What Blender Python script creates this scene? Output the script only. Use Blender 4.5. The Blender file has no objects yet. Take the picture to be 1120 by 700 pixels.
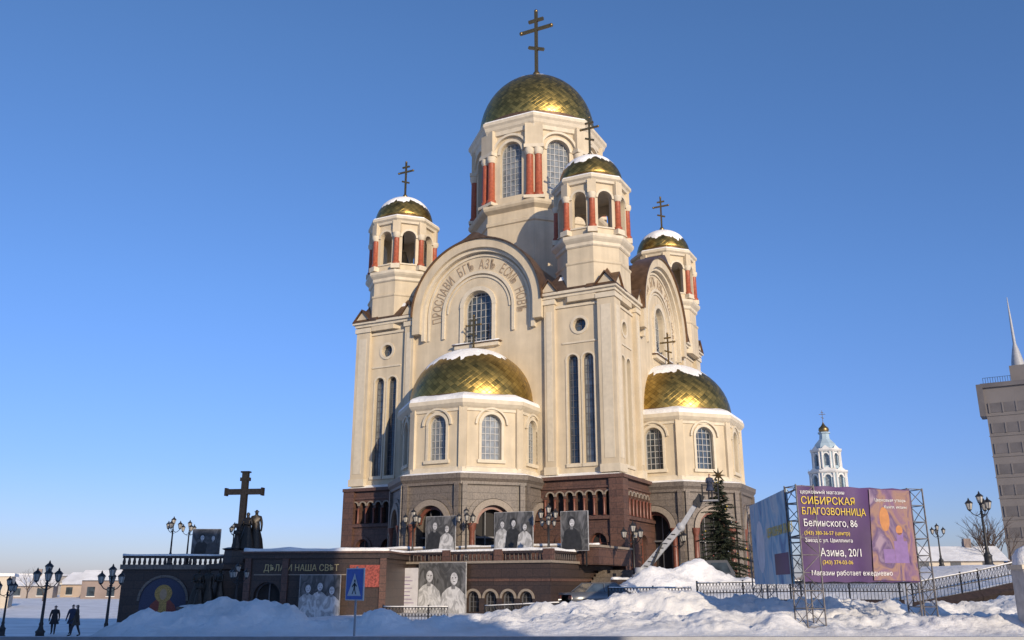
import bpy, math, random
from mathutils import Vector, Matrix, noise
from mathutils.geometry import tessellate_polygon
random.seed(7)
D=bpy.data; S=bpy.context.scene
R=math.radians
def T(x,y,z): return Matrix.Translation((x,y,z))
def RZ(a): return Matrix.Rotation(R(a),4,'Z')
def RX(a): return Matrix.Rotation(R(a),4,'X')
def RY(a): return Matrix.Rotation(R(a),4,'Y')
I4=Matrix.Identity(4)
def smooth(t): t=max(0,min(1,t)); return t*t*(3-2*t)
# ---------------------------------------------------------------- materials
def newmat(name):
    m=D.materials.new(name); m.use_nodes=True; nt=m.node_tree
    return m,nt,nt.nodes,nt.links,nt.nodes['Principled BSDF']
def mat(name,col,rough=.7,metal=0,nscale=6,namt=.12,bump=.0,bscale=30,streak=0,spec=None,big=0,coat=0):
    m,nt,n,l,p=newmat(name)
    p.inputs['Roughness'].default_value=rough; p.inputs['Metallic'].default_value=metal
    if spec is not None: p.inputs['Specular IOR Level'].default_value=spec
    if coat: p.inputs['Coat Weight'].default_value=coat
    tc=n.new('ShaderNodeTexCoord')
    a=n.new('ShaderNodeTexNoise'); a.inputs['Scale'].default_value=nscale; a.inputs['Detail'].default_value=6
    l.new(tc.outputs['Object'],a.inputs['Vector'])
    mr=n.new('ShaderNodeMapRange'); mr.inputs[1].default_value=.3; mr.inputs[2].default_value=.7
    mr.inputs[3].default_value=1-namt; mr.inputs[4].default_value=1+namt
    l.new(a.outputs[0],mr.inputs[0]); val=mr.outputs[0]
    if streak:
        mp=n.new('ShaderNodeMapping'); mp.inputs['Scale'].default_value=(1.6,1.6,.12); l.new(tc.outputs['Object'],mp.inputs[0])
        s=n.new('ShaderNodeTexNoise'); s.inputs['Scale'].default_value=1.0; s.inputs['Detail'].default_value=5; l.new(mp.outputs[0],s.inputs['Vector'])
        m2=n.new('ShaderNodeMapRange'); m2.inputs[1].default_value=.35; m2.inputs[2].default_value=.65; m2.inputs[3].default_value=1-streak; m2.inputs[4].default_value=1
        l.new(s.outputs[0],m2.inputs[0]); mu=n.new('ShaderNodeMath'); mu.operation='MULTIPLY'; l.new(val,mu.inputs[0]); l.new(m2.outputs[0],mu.inputs[1]); val=mu.outputs[0]
    vm=n.new('ShaderNodeVectorMath'); vm.operation='SCALE'; vm.inputs[0].default_value=col; l.new(val,vm.inputs['Scale'])
    l.new(vm.outputs[0],p.inputs['Base Color'])
    if bump:
        b=n.new('ShaderNodeTexNoise'); b.inputs['Scale'].default_value=bscale; b.inputs['Detail'].default_value=5; l.new(tc.outputs['Object'],b.inputs['Vector'])
        bn=n.new('ShaderNodeBump'); bn.inputs['Strength'].default_value=bump; bn.inputs['Distance'].default_value=.05
        l.new(b.outputs[0],bn.inputs['Height']); l.new(bn.outputs[0],p.inputs['Normal'])
    return m
def stonemat(name,c1,c2,cm,bw=1.2,bh=.5,rough=.55,mortar=.015):
    m,nt,n,l,p=newmat(name); p.inputs['Roughness'].default_value=rough
    tc=n.new('ShaderNodeTexCoord'); sx=n.new('ShaderNodeSeparateXYZ'); l.new(tc.outputs['Object'],sx.inputs[0])
    ad=n.new('ShaderNodeMath'); l.new(sx.outputs[0],ad.inputs[0]); l.new(sx.outputs[1],ad.inputs[1])
    cb=n.new('ShaderNodeCombineXYZ'); l.new(ad.outputs[0],cb.inputs[0]); l.new(sx.outputs[2],cb.inputs[1])
    br=n.new('ShaderNodeTexBrick'); br.inputs['Scale'].default_value=1; br.inputs['Brick Width'].default_value=bw; br.inputs['Row Height'].default_value=bh
    br.inputs['Mortar Size'].default_value=mortar; br.inputs['Color1'].default_value=(*c1,1); br.inputs['Color2'].default_value=(*c2,1); br.inputs['Mortar'].default_value=(*cm,1)
    l.new(cb.outputs[0],br.inputs['Vector'])
    a=n.new('ShaderNodeTexNoise'); a.inputs['Scale'].default_value=9; a.inputs['Detail'].default_value=8; l.new(tc.outputs['Object'],a.inputs['Vector'])
    mr=n.new('ShaderNodeMapRange'); mr.inputs[1].default_value=.3; mr.inputs[2].default_value=.7; mr.inputs[3].default_value=.7; mr.inputs[4].default_value=1.3; l.new(a.outputs[0],mr.inputs[0])
    vm=n.new('ShaderNodeVectorMath'); vm.operation='SCALE'; l.new(br.outputs[0],vm.inputs[0]); l.new(mr.outputs[0],vm.inputs['Scale']); l.new(vm.outputs[0],p.inputs['Base Color'])
    bn=n.new('ShaderNodeBump'); bn.inputs['Strength'].default_value=.3; bn.inputs['Distance'].default_value=.03; bn.invert=True
    l.new(br.outputs['Fac'],bn.inputs['Height']); l.new(bn.outputs[0],p.inputs['Normal'])
    return m
def goldmat(name,N,Mv,col):
    m,nt,n,l,p=newmat(name); p.inputs['Metallic'].default_value=.92
    tc=n.new('ShaderNodeTexCoord'); s=n.new('ShaderNodeSeparateXYZ'); l.new(tc.outputs['Object'],s.inputs[0])
    def math_(op,a,b=None):
        k=n.new('ShaderNodeMath'); k.operation=op
        for i,v in enumerate((a,b)):
            if v is None: continue
            if isinstance(v,(int,float)): k.inputs[i].default_value=v
            else: l.new(v,k.inputs[i])
        return k.outputs[0]
    az=math_('MULTIPLY',math_('ARCTAN2',s.outputs[1],s.outputs[0]),N/(2*math.pi))
    rr=math_('SQRT',math_('ADD',math_('MULTIPLY',s.outputs[0],s.outputs[0]),math_('MULTIPLY',s.outputs[1],s.outputs[1])))
    el=math_('MULTIPLY',math_('ARCTAN2',s.outputs[2],rr),Mv/(math.pi/2))
    a=math_('ADD',az,el); b=math_('SUBTRACT',az,el)
    h=math_('MINIMUM',math_('PINGPONG',a,.5),math_('PINGPONG',b,.5))
    hh=math_('MINIMUM',h,.10)
    cb=n.new('ShaderNodeCombineXYZ'); l.new(math_('FLOOR',a),cb.inputs[0]); l.new(math_('FLOOR',b),cb.inputs[1])
    wn=n.new('ShaderNodeTexWhiteNoise'); wn.noise_dimensions='2D'; l.new(cb.outputs[0],wn.inputs['Vector'])
    mr=n.new('ShaderNodeMapRange'); mr.inputs[3].default_value=.65; mr.inputs[4].default_value=1.15; l.new(wn.outputs[0],mr.inputs[0])
    sm_=n.new('ShaderNodeMapRange'); sm_.inputs[1].default_value=0; sm_.inputs[2].default_value=.09; sm_.inputs[3].default_value=.55; sm_.inputs[4].default_value=1; l.new(h,sm_.inputs[0])
    vm=n.new('ShaderNodeVectorMath'); vm.operation='SCALE'; vm.inputs[0].default_value=col; l.new(math_('MULTIPLY',mr.outputs[0],sm_.outputs[0]),vm.inputs['Scale'])
    l.new(vm.outputs[0],p.inputs['Base Color'])
    m2=n.new('ShaderNodeMapRange'); m2.inputs[3].default_value=.27; m2.inputs[4].default_value=.42; l.new(wn.outputs[0],m2.inputs[0]); l.new(m2.outputs[0],p.inputs['Roughness'])
    wv=math_('MULTIPLY',math_('FRACT',b),.12)
    bn=n.new('ShaderNodeBump'); bn.inputs['Strength'].default_value=.3; bn.inputs['Distance'].default_value=.2
    l.new(math_('ADD',hh,wv),bn.inputs['Height']); l.new(bn.outputs[0],p.inputs['Normal'])
    return m
def snowmat():
    m,nt,n,l,p=newmat('snow'); p.inputs['Roughness'].default_value=.6; p.inputs['Specular IOR Level'].default_value=.25
    tc=n.new('ShaderNodeTexCoord')
    a=n.new('ShaderNodeTexNoise'); a.inputs['Scale'].default_value=.5; a.inputs['Detail'].default_value=8; l.new(tc.outputs['Object'],a.inputs['Vector'])
    r=n.new('ShaderNodeValToRGB'); r.color_ramp.elements[0].position=.3; r.color_ramp.elements[0].color=(.70,.69,.67,1); r.color_ramp.elements[1].position=.62; r.color_ramp.elements[1].color=(.90,.89,.87,1)
    l.new(a.outputs[0],r.inputs[0]); l.new(r.outputs[0],p.inputs['Base Color'])
    b=n.new('ShaderNodeTexNoise'); b.inputs['Scale'].default_value=3; b.inputs['Detail'].default_value=9; b.inputs['Roughness'].default_value=.65; l.new(tc.outputs['Object'],b.inputs['Vector'])
    bn=n.new('ShaderNodeBump'); bn.inputs['Strength'].default_value=.6; bn.inputs['Distance'].default_value=.15; l.new(b.outputs[0],bn.inputs['Height']); l.new(bn.outputs[0],p.inputs['Normal'])
    return m
SNOW=snowmat()
CREAM=mat('cream_plaster',(.60,.505,.36),.8,nscale=.9,namt=.08,streak=.16,bump=.2,bscale=12)
TRIM=mat('white_trim',(.645,.565,.43),.75,nscale=3,namt=.07,streak=.11)
OCHRE=mat('ochre_trim',(.33,.25,.17),.75,nscale=3,namt=.1)  # own ochre colour of the arch inscription letters
BROWN=stonemat('brown_granite',(.125,.066,.048),(.092,.05,.039),(.04,.028,.024),1.1,.45)
GRANITE=stonemat('grey_granite',(.175,.145,.12),(.14,.118,.10),(.075,.065,.056),1.2,.5)
DARKST=stonemat('dark_granite',(.055,.036,.029),(.041,.029,.025),(.02,.016,.015),1.1,.5,.45)
LIGHTST=mat('arch_stone',(.27,.225,.18),.65,nscale=8,namt=.15)
REDCOL=mat('red_column',(.34,.085,.038),.45,nscale=5,namt=.25)
REDDK=mat('red_granite_column',(.17,.06,.04),.4,nscale=5,namt=.25)
GLASS=mat('window_glass',(.045,.06,.075),.08,nscale=1.5,namt=.5,bump=.08,bscale=1.5,spec=.9)
GLASSL=mat('window_glass_pale',(.18,.195,.20),.12,nscale=1.5,namt=.45,bump=.08,bscale=1.5,spec=.8)
DARK=mat('dark_interior',(.02,.018,.018),.8)
BAR=mat('window_bar',(.38,.38,.37),.5)
BARD=mat('window_bar_dark',(.12,.12,.13),.5)
BRONZE=mat('copper_roof',(.20,.12,.07),.42,metal=.7,nscale=2,namt=.3)
GOLDP=mat('gilded_cross',(.26,.18,.08),.4,metal=.9,nscale=8,namt=.2)
BRZ=mat('bronze_cast',(.04,.034,.028),.42,metal=.6,nscale=10,namt=.3,bump=.2,bscale=20)
IRON=mat('black_iron',(.018,.018,.02),.5,nscale=10,namt=.3)
LAMPG=mat('lantern_glass',(.42,.40,.36),.25,nscale=4,namt=.15)
STEEL=mat('scaffold_steel',(.15,.14,.14),.5,metal=.4,nscale=8,namt=.35)
GREYP=mat('grey_paint',(.36,.37,.39),.5,nscale=4,namt=.12)
SILV=mat('car_silver_paint',(.16,.165,.175),.3,metal=.5,nscale=2,namt=.1)
WHITEP=mat('white_paint',(.68,.68,.67),.5,nscale=4,namt=.1)
BLACKP=mat('black_rubber',(.02,.02,.02),.8)
GOLDB=goldmat('gilded_scales_big',64,20,(.42,.295,.085))
GOLDM=goldmat('gilded_scales_mid',56,17,(.43,.29,.08))
GOLDS=goldmat('gilded_scales_small',30,9,(.40,.27,.08))
# ---------------------------------------------------------------- builder
class B:
    def __init__(s,name,parent=None,loc=None,rot=0):
        s.name=name; s.parent=parent; s.v=[]; s.f=[]; s.m=[]; s.sm=[]; s.mats=[]; s.loc=loc; s.rot=rot
    def mi(s,m):
        if m not in s.mats: s.mats.append(m)
        return s.mats.index(m)
    def add(s,vs,fs,m,M=None,sm=False):
        o=len(s.v); k=s.mi(m)
        if M is None: s.v+= [tuple(v) for v in vs]
        else: s.v+= [tuple(M@Vector(v)) for v in vs]
        for f in fs: s.f.append([i+o for i in f]); s.m.append(k); s.sm.append(sm)
    def done(s):
        me=D.meshes.new(s.name); me.from_pydata(s.v,[],s.f)
        for m in s.mats: me.materials.append(m)
        me.polygons.foreach_set('material_index',s.m); me.polygons.foreach_set('use_smooth',s.sm); me.update()
        ob=D.objects.new(s.name,me); S.collection.objects.link(ob)
        if s.parent: ob.parent=s.parent
        if s.loc: ob.location=s.loc
        ob.rotation_euler[2]=R(s.rot)
        return ob
def empty(name,loc,rot=0):
    e=D.objects.new(name,None); S.collection.objects.link(e); e.location=loc; e.rotation_euler[2]=R(rot); e.empty_display_size=.5; return e
def box(b,x0,x1,y0,y1,z0,z1,m,M=None):
    vs=[(x0,y0,z0),(x1,y0,z0),(x1,y1,z0),(x0,y1,z0),(x0,y0,z1),(x1,y0,z1),(x1,y1,z1),(x0,y1,z1)]
    b.add(vs,[(3,2,1,0),(4,5,6,7),(0,1,5,4),(1,2,6,5),(2,3,7,6),(3,0,4,7)],m,M)
def lathe(b,prof,m,M=None,n=24,sm=True,a0=0,capt=True):
    vs=[];fs=[]
    for r,z in prof:
        for i in range(n):
            a=a0+2*math.pi*i/n; vs.append((r*math.cos(a),r*math.sin(a),z))
    for j in range(len(prof)-1):
        for i in range(n):
            k=(i+1)%n; fs.append((j*n+i,j*n+k,(j+1)*n+k,(j+1)*n+i))
    b.add(vs,fs,m,M,sm)
    if capt:
        o=len(prof)-1
        b.add(vs[o*n:],[tuple(range(n))],m,M); b.add(vs[:n],[tuple(reversed(range(n)))],m,M)
C8=math.cos(R(22.5))
def octo(b,prof,m,M=None,n=8):
    lathe(b,[(r/C8,z) for r,z in prof],m,M,8,False,R(22.5))
def tube(b,p0,p1,r0,r1,m,M=None,n=6,sm=True):
    p0=Vector(p0);p1=Vector(p1); d=(p1-p0)
    if d.length<1e-6: return
    q=d.to_track_quat('Z','Y'); vs=[]
    for p,r in((p0,r0),(p1,r1)):
        for i in range(n):
            a=2*math.pi*i/n; vs.append(p+q@Vector((r*math.cos(a),r*math.sin(a),0)))
    fs=[(i,(i+1)%n,n+(i+1)%n,n+i) for i in range(n)]+[tuple(range(n,2*n)),tuple(reversed(range(n)))]
    b.add(vs,fs,m,M,False)
def ball(b,c,r,m,M=None,sz=1,n=12,k=7):
    pr=[(max(.001,r*math.cos(t)),c[2]+r*sz*math.sin(t)) for t in [(-math.pi/2+math.pi*i/k) for i in range(k+1)]]
    MM=T(c[0],c[1],0); MM=(M@MM) if M is not None else MM
    lathe(b,pr,m,MM,n,True)
def archpts(cx,z0,z1,w,n=12):
    r=w/2; zc=z1-r
    return [(cx-r,z0),(cx+r,z0)]+[(cx+r*math.cos(math.pi*i/n),zc+r*math.sin(math.pi*i/n)) for i in range(n+1)]
def circpts(cx,cz,r,n=20): return [(cx+r*math.cos(2*math.pi*i/n),cz+r*math.sin(2*math.pi*i/n)) for i in range(n)]
def A(cx,z0,z1,w,fill=None,nv=2,hs=.8,bar=None,bt=.05): return dict(t='a',cx=cx,z0=z0,z1=z1,w=w,fill=fill,nv=nv,hs=hs,bar=bar,bt=bt)
def Cc(cx,cz,r,fill=None,bar=None): return dict(t='c',cx=cx,cz=cz,r=r,fill=fill,bar=bar)
def panel(b,M,outer,holes,m,depth=.35,back=False,rev=None):
    polys=[outer]; 
    for h in holes: polys.append(archpts(h['cx'],h['z0'],h['z1'],h['w']) if h['t']=='a' else circpts(h['cx'],h['cz'],h['r']))
    tri=tessellate_polygon([[Vector((x,z,0)) for x,z in p] for p in polys])
    flat=[q for p in polys for q in p]
    b.add([(x,0,z) for x,z in flat],tri,m,M)
    if back: b.add([(x,depth,z) for x,z in flat],tri,m,M)
    for h,p in zip(holes,polys[1:]):
        n=len(p); d=h.get('d',depth)
        b.add([(x,0,z) for x,z in p]+[(x,d,z) for x,z in p],[(i,(i+1)%n,n+(i+1)%n,n+i) for i in range(n)],rev or m,M)
        if h['fill']: b.add([(x,d,z) for x,z in p],[tuple(range(n))],h['fill'],M)
        if h['bar'] and h['t']=='a':
            r=h['w']/2; zc=h['z1']-r; t=h['bt']/2; y1=d-.003; y0=d-.06; k=h['nv']
            for i in range(1,k):
                x=h['cx']-r+2*r*i/k; zt=zc+math.sqrt(max(0,r*r-(x-h['cx'])**2))
                box(b,x-t,x+t,y0,y1,h['z0'],zt-.01,h['bar'],M)
            z=h['z0']+h['hs']; 
            while z<h['z1']-.1:
                hw=r if z<zc else math.sqrt(max(0,r*r-(z-zc)**2))
                box(b,h['cx']-hw+.01,h['cx']+hw-.01,y0+.007,y1-.004,z-t,z+t,h['bar'],M); z+=h['hs']
            ring(b,M,h['cx'],zc,r-.07,r-.003,0,180,y0-.02,y1,h['bar'],12)
            for sx in(-1,1):
                xa=h['cx']+sx*(r-.07); xb=h['cx']+sx*(r-.003); box(b,min(xa,xb),max(xa,xb),y0-.02,y1,h['z0'],zc,h['bar'],M)
        if h['bar'] and h['t']=='c':
            box(b,h['cx']-h['r'],h['cx']+h['r'],d-.05,d-.003,h['cz']-.03,h['cz']+.03,h['bar'],M)
            box(b,h['cx']-.03,h['cx']+.03,d-.06,d-.006,h['cz']-h['r'],h['cz']+h['r'],h['bar'],M)
def ring(b,M,cx,cz,r0,r1,a0,a1,y0,y1,m,n=24,tip=0):
    vs=[];fs=[]
    for i in range(n+1):
        dg=a0+(a1-a0)*i/n; a=R(dg); e=tip*math.exp(-((dg-90)/7)**2)
        c,s=math.cos(a),math.sin(a)
        vs+=[(cx+r0*c,y0,cz+r0*s),(cx+(r1+e)*c,y0,cz+(r1+e)*s),(cx+(r1+e)*c,y1,cz+(r1+e)*s),(cx+r0*c,y1,cz+r0*s)]
    for i in range(n):
        o=i*4
        for k in range(4): fs.append((o+k,o+(k+1)%4,o+4+(k+1)%4,o+4+k))
    fs+=[(0,1,2,3),(n*4+3,n*4+2,n*4+1,n*4)]
    b.add(vs,fs,m,M)
_tc={}
def textgeo(body,size,ext=.01,align='CENTER'):
    k=(body,size,ext,align)
    if k in _tc: return _tc[k]
    cu=D.curves.new('t','FONT'); cu.body=body; cu.size=size; cu.extrude=ext; cu.align_x=align; cu.resolution_u=2
    ob=D.objects.new('t',cu); S.collection.objects.link(ob)
    dg=bpy.context.evaluated_depsgraph_get(); me=D.meshes.new_from_object(ob.evaluated_get(dg))
    out=([tuple(v.co) for v in me.vertices],[tuple(p.vertices) for p in me.polygons])
    D.objects.remove(ob); D.meshes.remove(me); D.curves.remove(cu)
    _tc[k]=out; return out
def text(b,M,body,size,m,ext=.01,align='CENTER'):
    v,f=textgeo(body,size,ext,align)
    if v: b.add(v,f,m,M@RX(90))
def snowstrip(b,p0,p1,w,th,M=None,seed=0):
    p0=Vector(p0);p1=Vector(p1); d=p1-p0; L=d.length; n=max(2,int(L/.4)); s=Vector((-d.y,d.x,0)).normalized()
    vs=[];fs=[]
    for i in range(n+1):
        p=p0+d*(i/n); k=noise.noise(Vector((i*.35+seed,seed*3.1,0)))
        h=th*(1+.7*k); ww=w*(1+.2*noise.noise(Vector((i*.5,seed,9))))
        for q,hh in((-.5,-.01),(-.52,.55),(-.3,.95),(.3,.95),(.52,.55),(.5,-.01)): vs.append(p+s*ww*q+Vector((0,0,h*hh)))
    for i in range(n):
        for k in range(5): fs.append((i*6+k,(i+1)*6+k,(i+1)*6+k+1,i*6+k+1))
    fs+=[tuple(range(6)),tuple(n*6+5-k for k in range(6))]
    b.add(vs,fs,SNOW,M,True)
def snowcap(b,r,phi0,amp,seed,M=None,n=40,sz=1,off=.05,k=8,az0=None):
    """snow shell over top of a dome radius r, ragged lower limit phi (deg elevation)"""
    vs=[(0,0,(r+off)*sz)];fs=[]
    for j in range(1,k+1):
        for i in range(n):
            a=2*math.pi*i/n; c,s=math.cos(a),math.sin(a)
            lim=phi0+amp*(noise.noise(Vector((c*2+seed,s*2,seed)))*1.6+.8*noise.noise(Vector((c*7,s*7,seed)))+.5*noise.noise(Vector((c*16,s*16,seed))))
            if az0 is not None: lim-=az0[1]*max(0,math.cos(a-R(az0[0])))
            lim=max(3,min(88,lim)); el=R(90-(90-lim)*j/k); rr=r+off*(1 if j<k-1 else (.4 if j<k else -.5))
            vs.append((rr*math.cos(el)*c,rr*math.cos(el)*s,rr*sz*math.sin(el)))
    for i in range(n): fs.append((0,1+i,1+(i+1)%n))
    for j in range(k-1):
        for i in range(n): fs.append((1+j*n+i,1+(j+1)*n+i,1+(j+1)*n+(i+1)%n,1+j*n+(i+1)%n))
    b.add(vs,fs,SNOW,M,True)
def cross(b,x,y,z,h,m,M=None,rot=0):
    MM=T(x,y,z)@RZ(rot)
    if M is not None: MM=M@MM
    t=h*.016+.012
    lathe(b,[(t*1.6,0),(t*2.2,h*.03),(t*3.6,h*.08),(t*2.2,h*.13),(t*.9,h*.16)],m,MM,12)
    box(b,-t,t,-t,t,h*.15,h,m,MM)
    for zz,w in((.87,.10),(.74,.205)): box(b,-h*w,h*w,-t*.9,t*.9,h*zz-t,h*zz+t,m,MM)
    box(b,-h*.11,h*.11,-t*.85,t*.85,-t,t,m,MM@T(0,0,h*.47)@RY(22))
    for xx,zz in((-h*.205,h*.74),(h*.205,h*.74),(0,h)): ball(b,(xx,0,zz),t*1.5,m,MM,1,8,5)
# ---------------------------------------------------------------- terrain
def gz(x,y):
    z=1.35*smooth((y-44)/9)*smooth((x-2)/7)*(1-smooth((y-140)/120))
    z+=1.5*smooth((x-17)/9)*smooth((y-35)/7)*(1-smooth((y-60)/30))
    z-=1.1*smooth((-x-9)/14)*(1-smooth((y-70)/200))*smooth((y-5)/20)
    z+=.10*noise.noise(Vector((x*.12,y*.12,0)))+.03*noise.noise(Vector((x*.7,y*.7,3)))
    return z
def ground():
    b=B('ground'); N=230; xs=[];ys=[]
    for i in range(N+1):
        s=-1+2*i/N; xs.append(75*s+3500*s**9); ys.append(50+70*s+3500*s**9)
    vs=[(x,y,gz(x,y)) for y in ys for x in xs]
    fs=[(j*(N+1)+i,j*(N+1)+i+1,(j+1)*(N+1)+i+1,(j+1)*(N+1)+i) for j in range(N) for i in range(N)]
    b.add(vs,fs,SNOW,None,True); b.done()
ground()
def bank(L,x0,x1,y0,y1,st):
    b=B('snow_bank'); nx=int((x1-x0)/st); ny=int((y1-y0)/st); vs=[];fs=[]
    for j in range(ny+1):
        for i in range(nx+1):
            x=x0+i*st; y=y0+j*st
            h=sum(a*math.exp(-((x-cx)/sx)**2-((y-cy)/sy)**2) for cx,cy,sx,sy,a in L)
            p=Vector((x*.9,y*.9,1)); q=Vector((x*2.6,y*2.6,4))
            k=noise.noise(p)*.30+abs(noise.noise(q))*.20+noise.noise(Vector((x*6,y*6,2)))*.07+.06*max(0,noise.noise(Vector((x*4,y*4,7))))
            e=min(1,(x-x0),(x1-x),(y-y0),(y1-y))
            vs.append((x,y,gz(x,y)+h+k*min(1,h*2)*1.0-.05+ (e-1)*.3))
    fs=[(j*(nx+1)+i,j*(nx+1)+i+1,(j+1)*(nx+1)+i+1,(j+1)*(nx+1)+i) for j in range(ny) for i in range(nx)]
    b.add(vs,fs,SNOW,None,True); b.done()
bank([(-12,36,3.0,1.6,.95),(-9.6,36.3,1.8,1.3,.6),(-14.5,36,1.6,1.2,.4),(-4.9,36,1.5,1.1,.62),(-2.4,37.5,1.9,1.2,.5),(-7,35.5,2,1.0,.25),(1.0,38.5,2.1,1.6,.78),(4.3,39.5,2.5,1.6,.85),(6.8,39.5,2.4,1.5,.85),
       (9.5,39.5,2.6,1.6,.75),(12.6,39,2.8,1.6,.78),(16,38.5,3,1.7,.70),(19.5,38,2.6,1.6,.6),(22.5,39,3,2,.7),(26,39,3,2,.7),(3,35.5,4.5,2.2,.55),(8,34.5,3,1.8,.5),(14,35,5,2.0,.5),(-13,33.8,3,1.3,.3),(20,34.5,4,2,.45)],-20,32,29.5,46.5,.12)
bank([(8.6,54.5,1.8,1.5,1.2),(11.0,56.0,1.4,1.6,1.6),(6.8,53.5,1.8,1.4,.7),(13.5,55.2,3,1.6,.7)],2.5,18,50,59.5,.15)
ASPH=mat('packed_snow_asphalt',(.22,.22,.235),.8,nscale=.8,namt=.5,bump=.3,bscale=6)
b=B('road'); 
vs=[(-120+i*4,y,.16) for y in(8,27) for i in range(61)]; b.add(vs,[(i,i+1,61+i+1,61+i) for i in range(60)],ASPH); b.done()
b=B('crosswalk_marking')
for i in range(7): box(b,-8,-4,9.5+i*2.4,10.7+i*2.4,.16,.168,WHITEP)
b.done()
b=B('kerb'); box(b,-120,120,27,27.3,-.1,.3,GREYP); b.done()
# ---------------------------------------------------------------- cathedral
CX,CY,TH=2.6,83.7,-27
CH=empty('orthodox_cathedral',(CX,CY,1.7),TH)
W=12.0; AR=6.0; SP=22.5
walls=B('walls',CH); wins=B('pilasters_and_cornices',CH); base=B('granite_base',CH); roofs=B('copper_roofs',CH)
lett=B('arch_inscription',CH); sn=B('roof_snow',CH); cols=B('red_columns',CH)
INS="ПРОСЛАВИ БГЪ АЗЪ ЕСМЬ НОВЪ"
for k in range(4):
    MS=RZ(90*k); M=MS@T(0,-W,0)
    for s in(-1,1):
        xs=sorted((s*6.3,s*W))
        outer=[(xs[0],7.9),(xs[1],7.9),(xs[1],22.4),(xs[0],22.4)]
        c=9.25*s
        holes=[A(c-.66,9.0,17.6,.95,GLASS if s>0 or k else GLASSL,3,.55,BARD,.035),A(c+.66,9.0,17.6,.95,GLASSL if (k==0 and s>0) else GLASS,3,.55,BARD,.035),Cc(c,20.0,.55,GLASS,BARD)]
        panel(walls,M,outer,holes,CREAM,.4)
        ring(wins,M,c,20,.56,.78,0,360,-.07,.02,TRIM,28)
        for q in(-.66,.66):
            ring(wins,M,c+q,17.6-.475,.48,.62,0,180,-.07,.02,TRIM,14)
            for e in(-1,1):
                xa=sorted((c+q+e*.48,c+q+e*.60)); box(wins,xa[0],xa[1],-.06,.02,8.95,17.125,TRIM,M)
            box(wins,c+q-.62,c+q+.62,-.13,.02,8.7,8.95,TRIM,M)
        for zz in(18.5,): box(wins,c-1.5,c+1.5,-.08,.02,zz,zz+.14,TRIM,M)
        for px,pw in((6.75,.9),):
            xa=sorted((s*(px-pw/2),s*(px+pw/2)))
            box(wins,xa[0],xa[1],-.35,.02,8.2,22.35,CREAM,M)
            box(wins,xa[0]+.2,xa[1]-.2,-.38,-.34,9.2,21.3,TRIM,M)
            box(wins,xa[0]-.1,xa[1]+.1,-.47,.03,21.9,22.3,TRIM,M)
            box(wins,xa[0]-.08,xa[1]+.08,-.45,.03,8.15,8.75,TRIM,M)
        xo=sorted((s*7.2,s*11.0))
        box(wins,xo[0],xo[1],-.12,.02,21.55,21.75,TRIM,M)
        xc=sorted((s*6.0,s*(W+.02)))
        box(wins,xc[0],xc[1],-.5,.2,22.35,22.6,TRIM,M); box(wins,xc[0],xc[1],-.68,.2,22.6,22.82,TRIM,M)
        for px,pw in((6.8,1.5),(11.75,1.7)):
            xx=s*px; z0=22.82
            walls.add([(xx-pw/2,-.55,z0),(xx+pw/2,-.55,z0),(xx,-.55,z0+1.0),(xx-pw/2,1.6,z0),(xx+pw/2,1.6,z0),(xx,1.6,z0+1.0)],[(0,1,2),(3,5,4)],CREAM,M)
            t=.09; e=.12
            for q in(-1,1):
                x1=xx+q*(pw/2+e); zl=z0-.05
                roofs.add([(x1,-.72,zl),(xx,-.72,z0+1.08),(xx,1.9,z0+1.08),(x1,1.9,zl),(x1,-.72,zl+t),(xx,-.72,z0+1.08+t*1.5),(xx,1.9,z0+1.08+t*1.5),(x1,1.9,zl+t)],[(0,1,2,3),(4,5,6,7),(0,1,5,4),(3,2,6,7),(0,3,7,4)],BRONZE,M)
    MC=MS
    box(wins,10.95,W+.38,-W-.38,-10.95,8.2,22.34,CREAM,MC)
    box(wins,11.25,W+.08,-W-.41,-W-.37,9.2,21.3,TRIM,MC); box(wins,W+.37,W+.41,-W-.08,-11.25,9.2,21.3,TRIM,MC)
    box(wins,10.85,W+.5,-W-.5,-10.85,21.85,22.25,TRIM,MC); box(wins,10.87,W+.48,-W-.48,-10.87,8.16,8.76,TRIM,MC)
    box(wins,10.8,W+.52,-W-.52,-10.8,22.36,22.62,TRIM,MC); box(wins,10.7,W+.70,-W-.70,-10.7,22.61,22.84,TRIM,MC)
    n=40; arc=[]
    for i in range(n+1):
        dg=180*i/n; e=.45*math.exp(-((dg-90)/7)**2); a=R(dg); arc.append(((AR+e)*math.cos(a),SP+(AR+e)*math.sin(a)))
    outer=[(-6.35,7.9),(6.35,7.9),(6.35,SP)]+arc+[(-6.35,SP)]
    panel(walls,M@T(0,-.02,0),outer,[A(0,19.5,24.2,2.7,GLASS,6,.62,BAR,.05)],CREAM,.5)
    ring(wins,M,0,SP,5.45,AR+.22,0,180,-.75,.5,CREAM,48,.45)
    ring(roofs,M,0,SP,AR+.22,AR+.33,0,180,-.95,.8,BRONZE,48,.5)
    ring(wins,M,0,SP,5.15,5.45,0,180,-.45,0,TRIM,48)
    ring(wins,M,0,SP,4.8,4.98,0,180,-.14,0,TRIM,48)
    ring(wins,M,0,SP,3.25,3.5,0,180,-.2,0,TRIM,48)
    ring(wins,M,0,SP,2.95,3.1,0,180,-.12,0,TRIM,48)
    ring(wins,M,0,24.2-1.35,1.37,1.75,0,180,-.2,0,TRIM,24)
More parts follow.
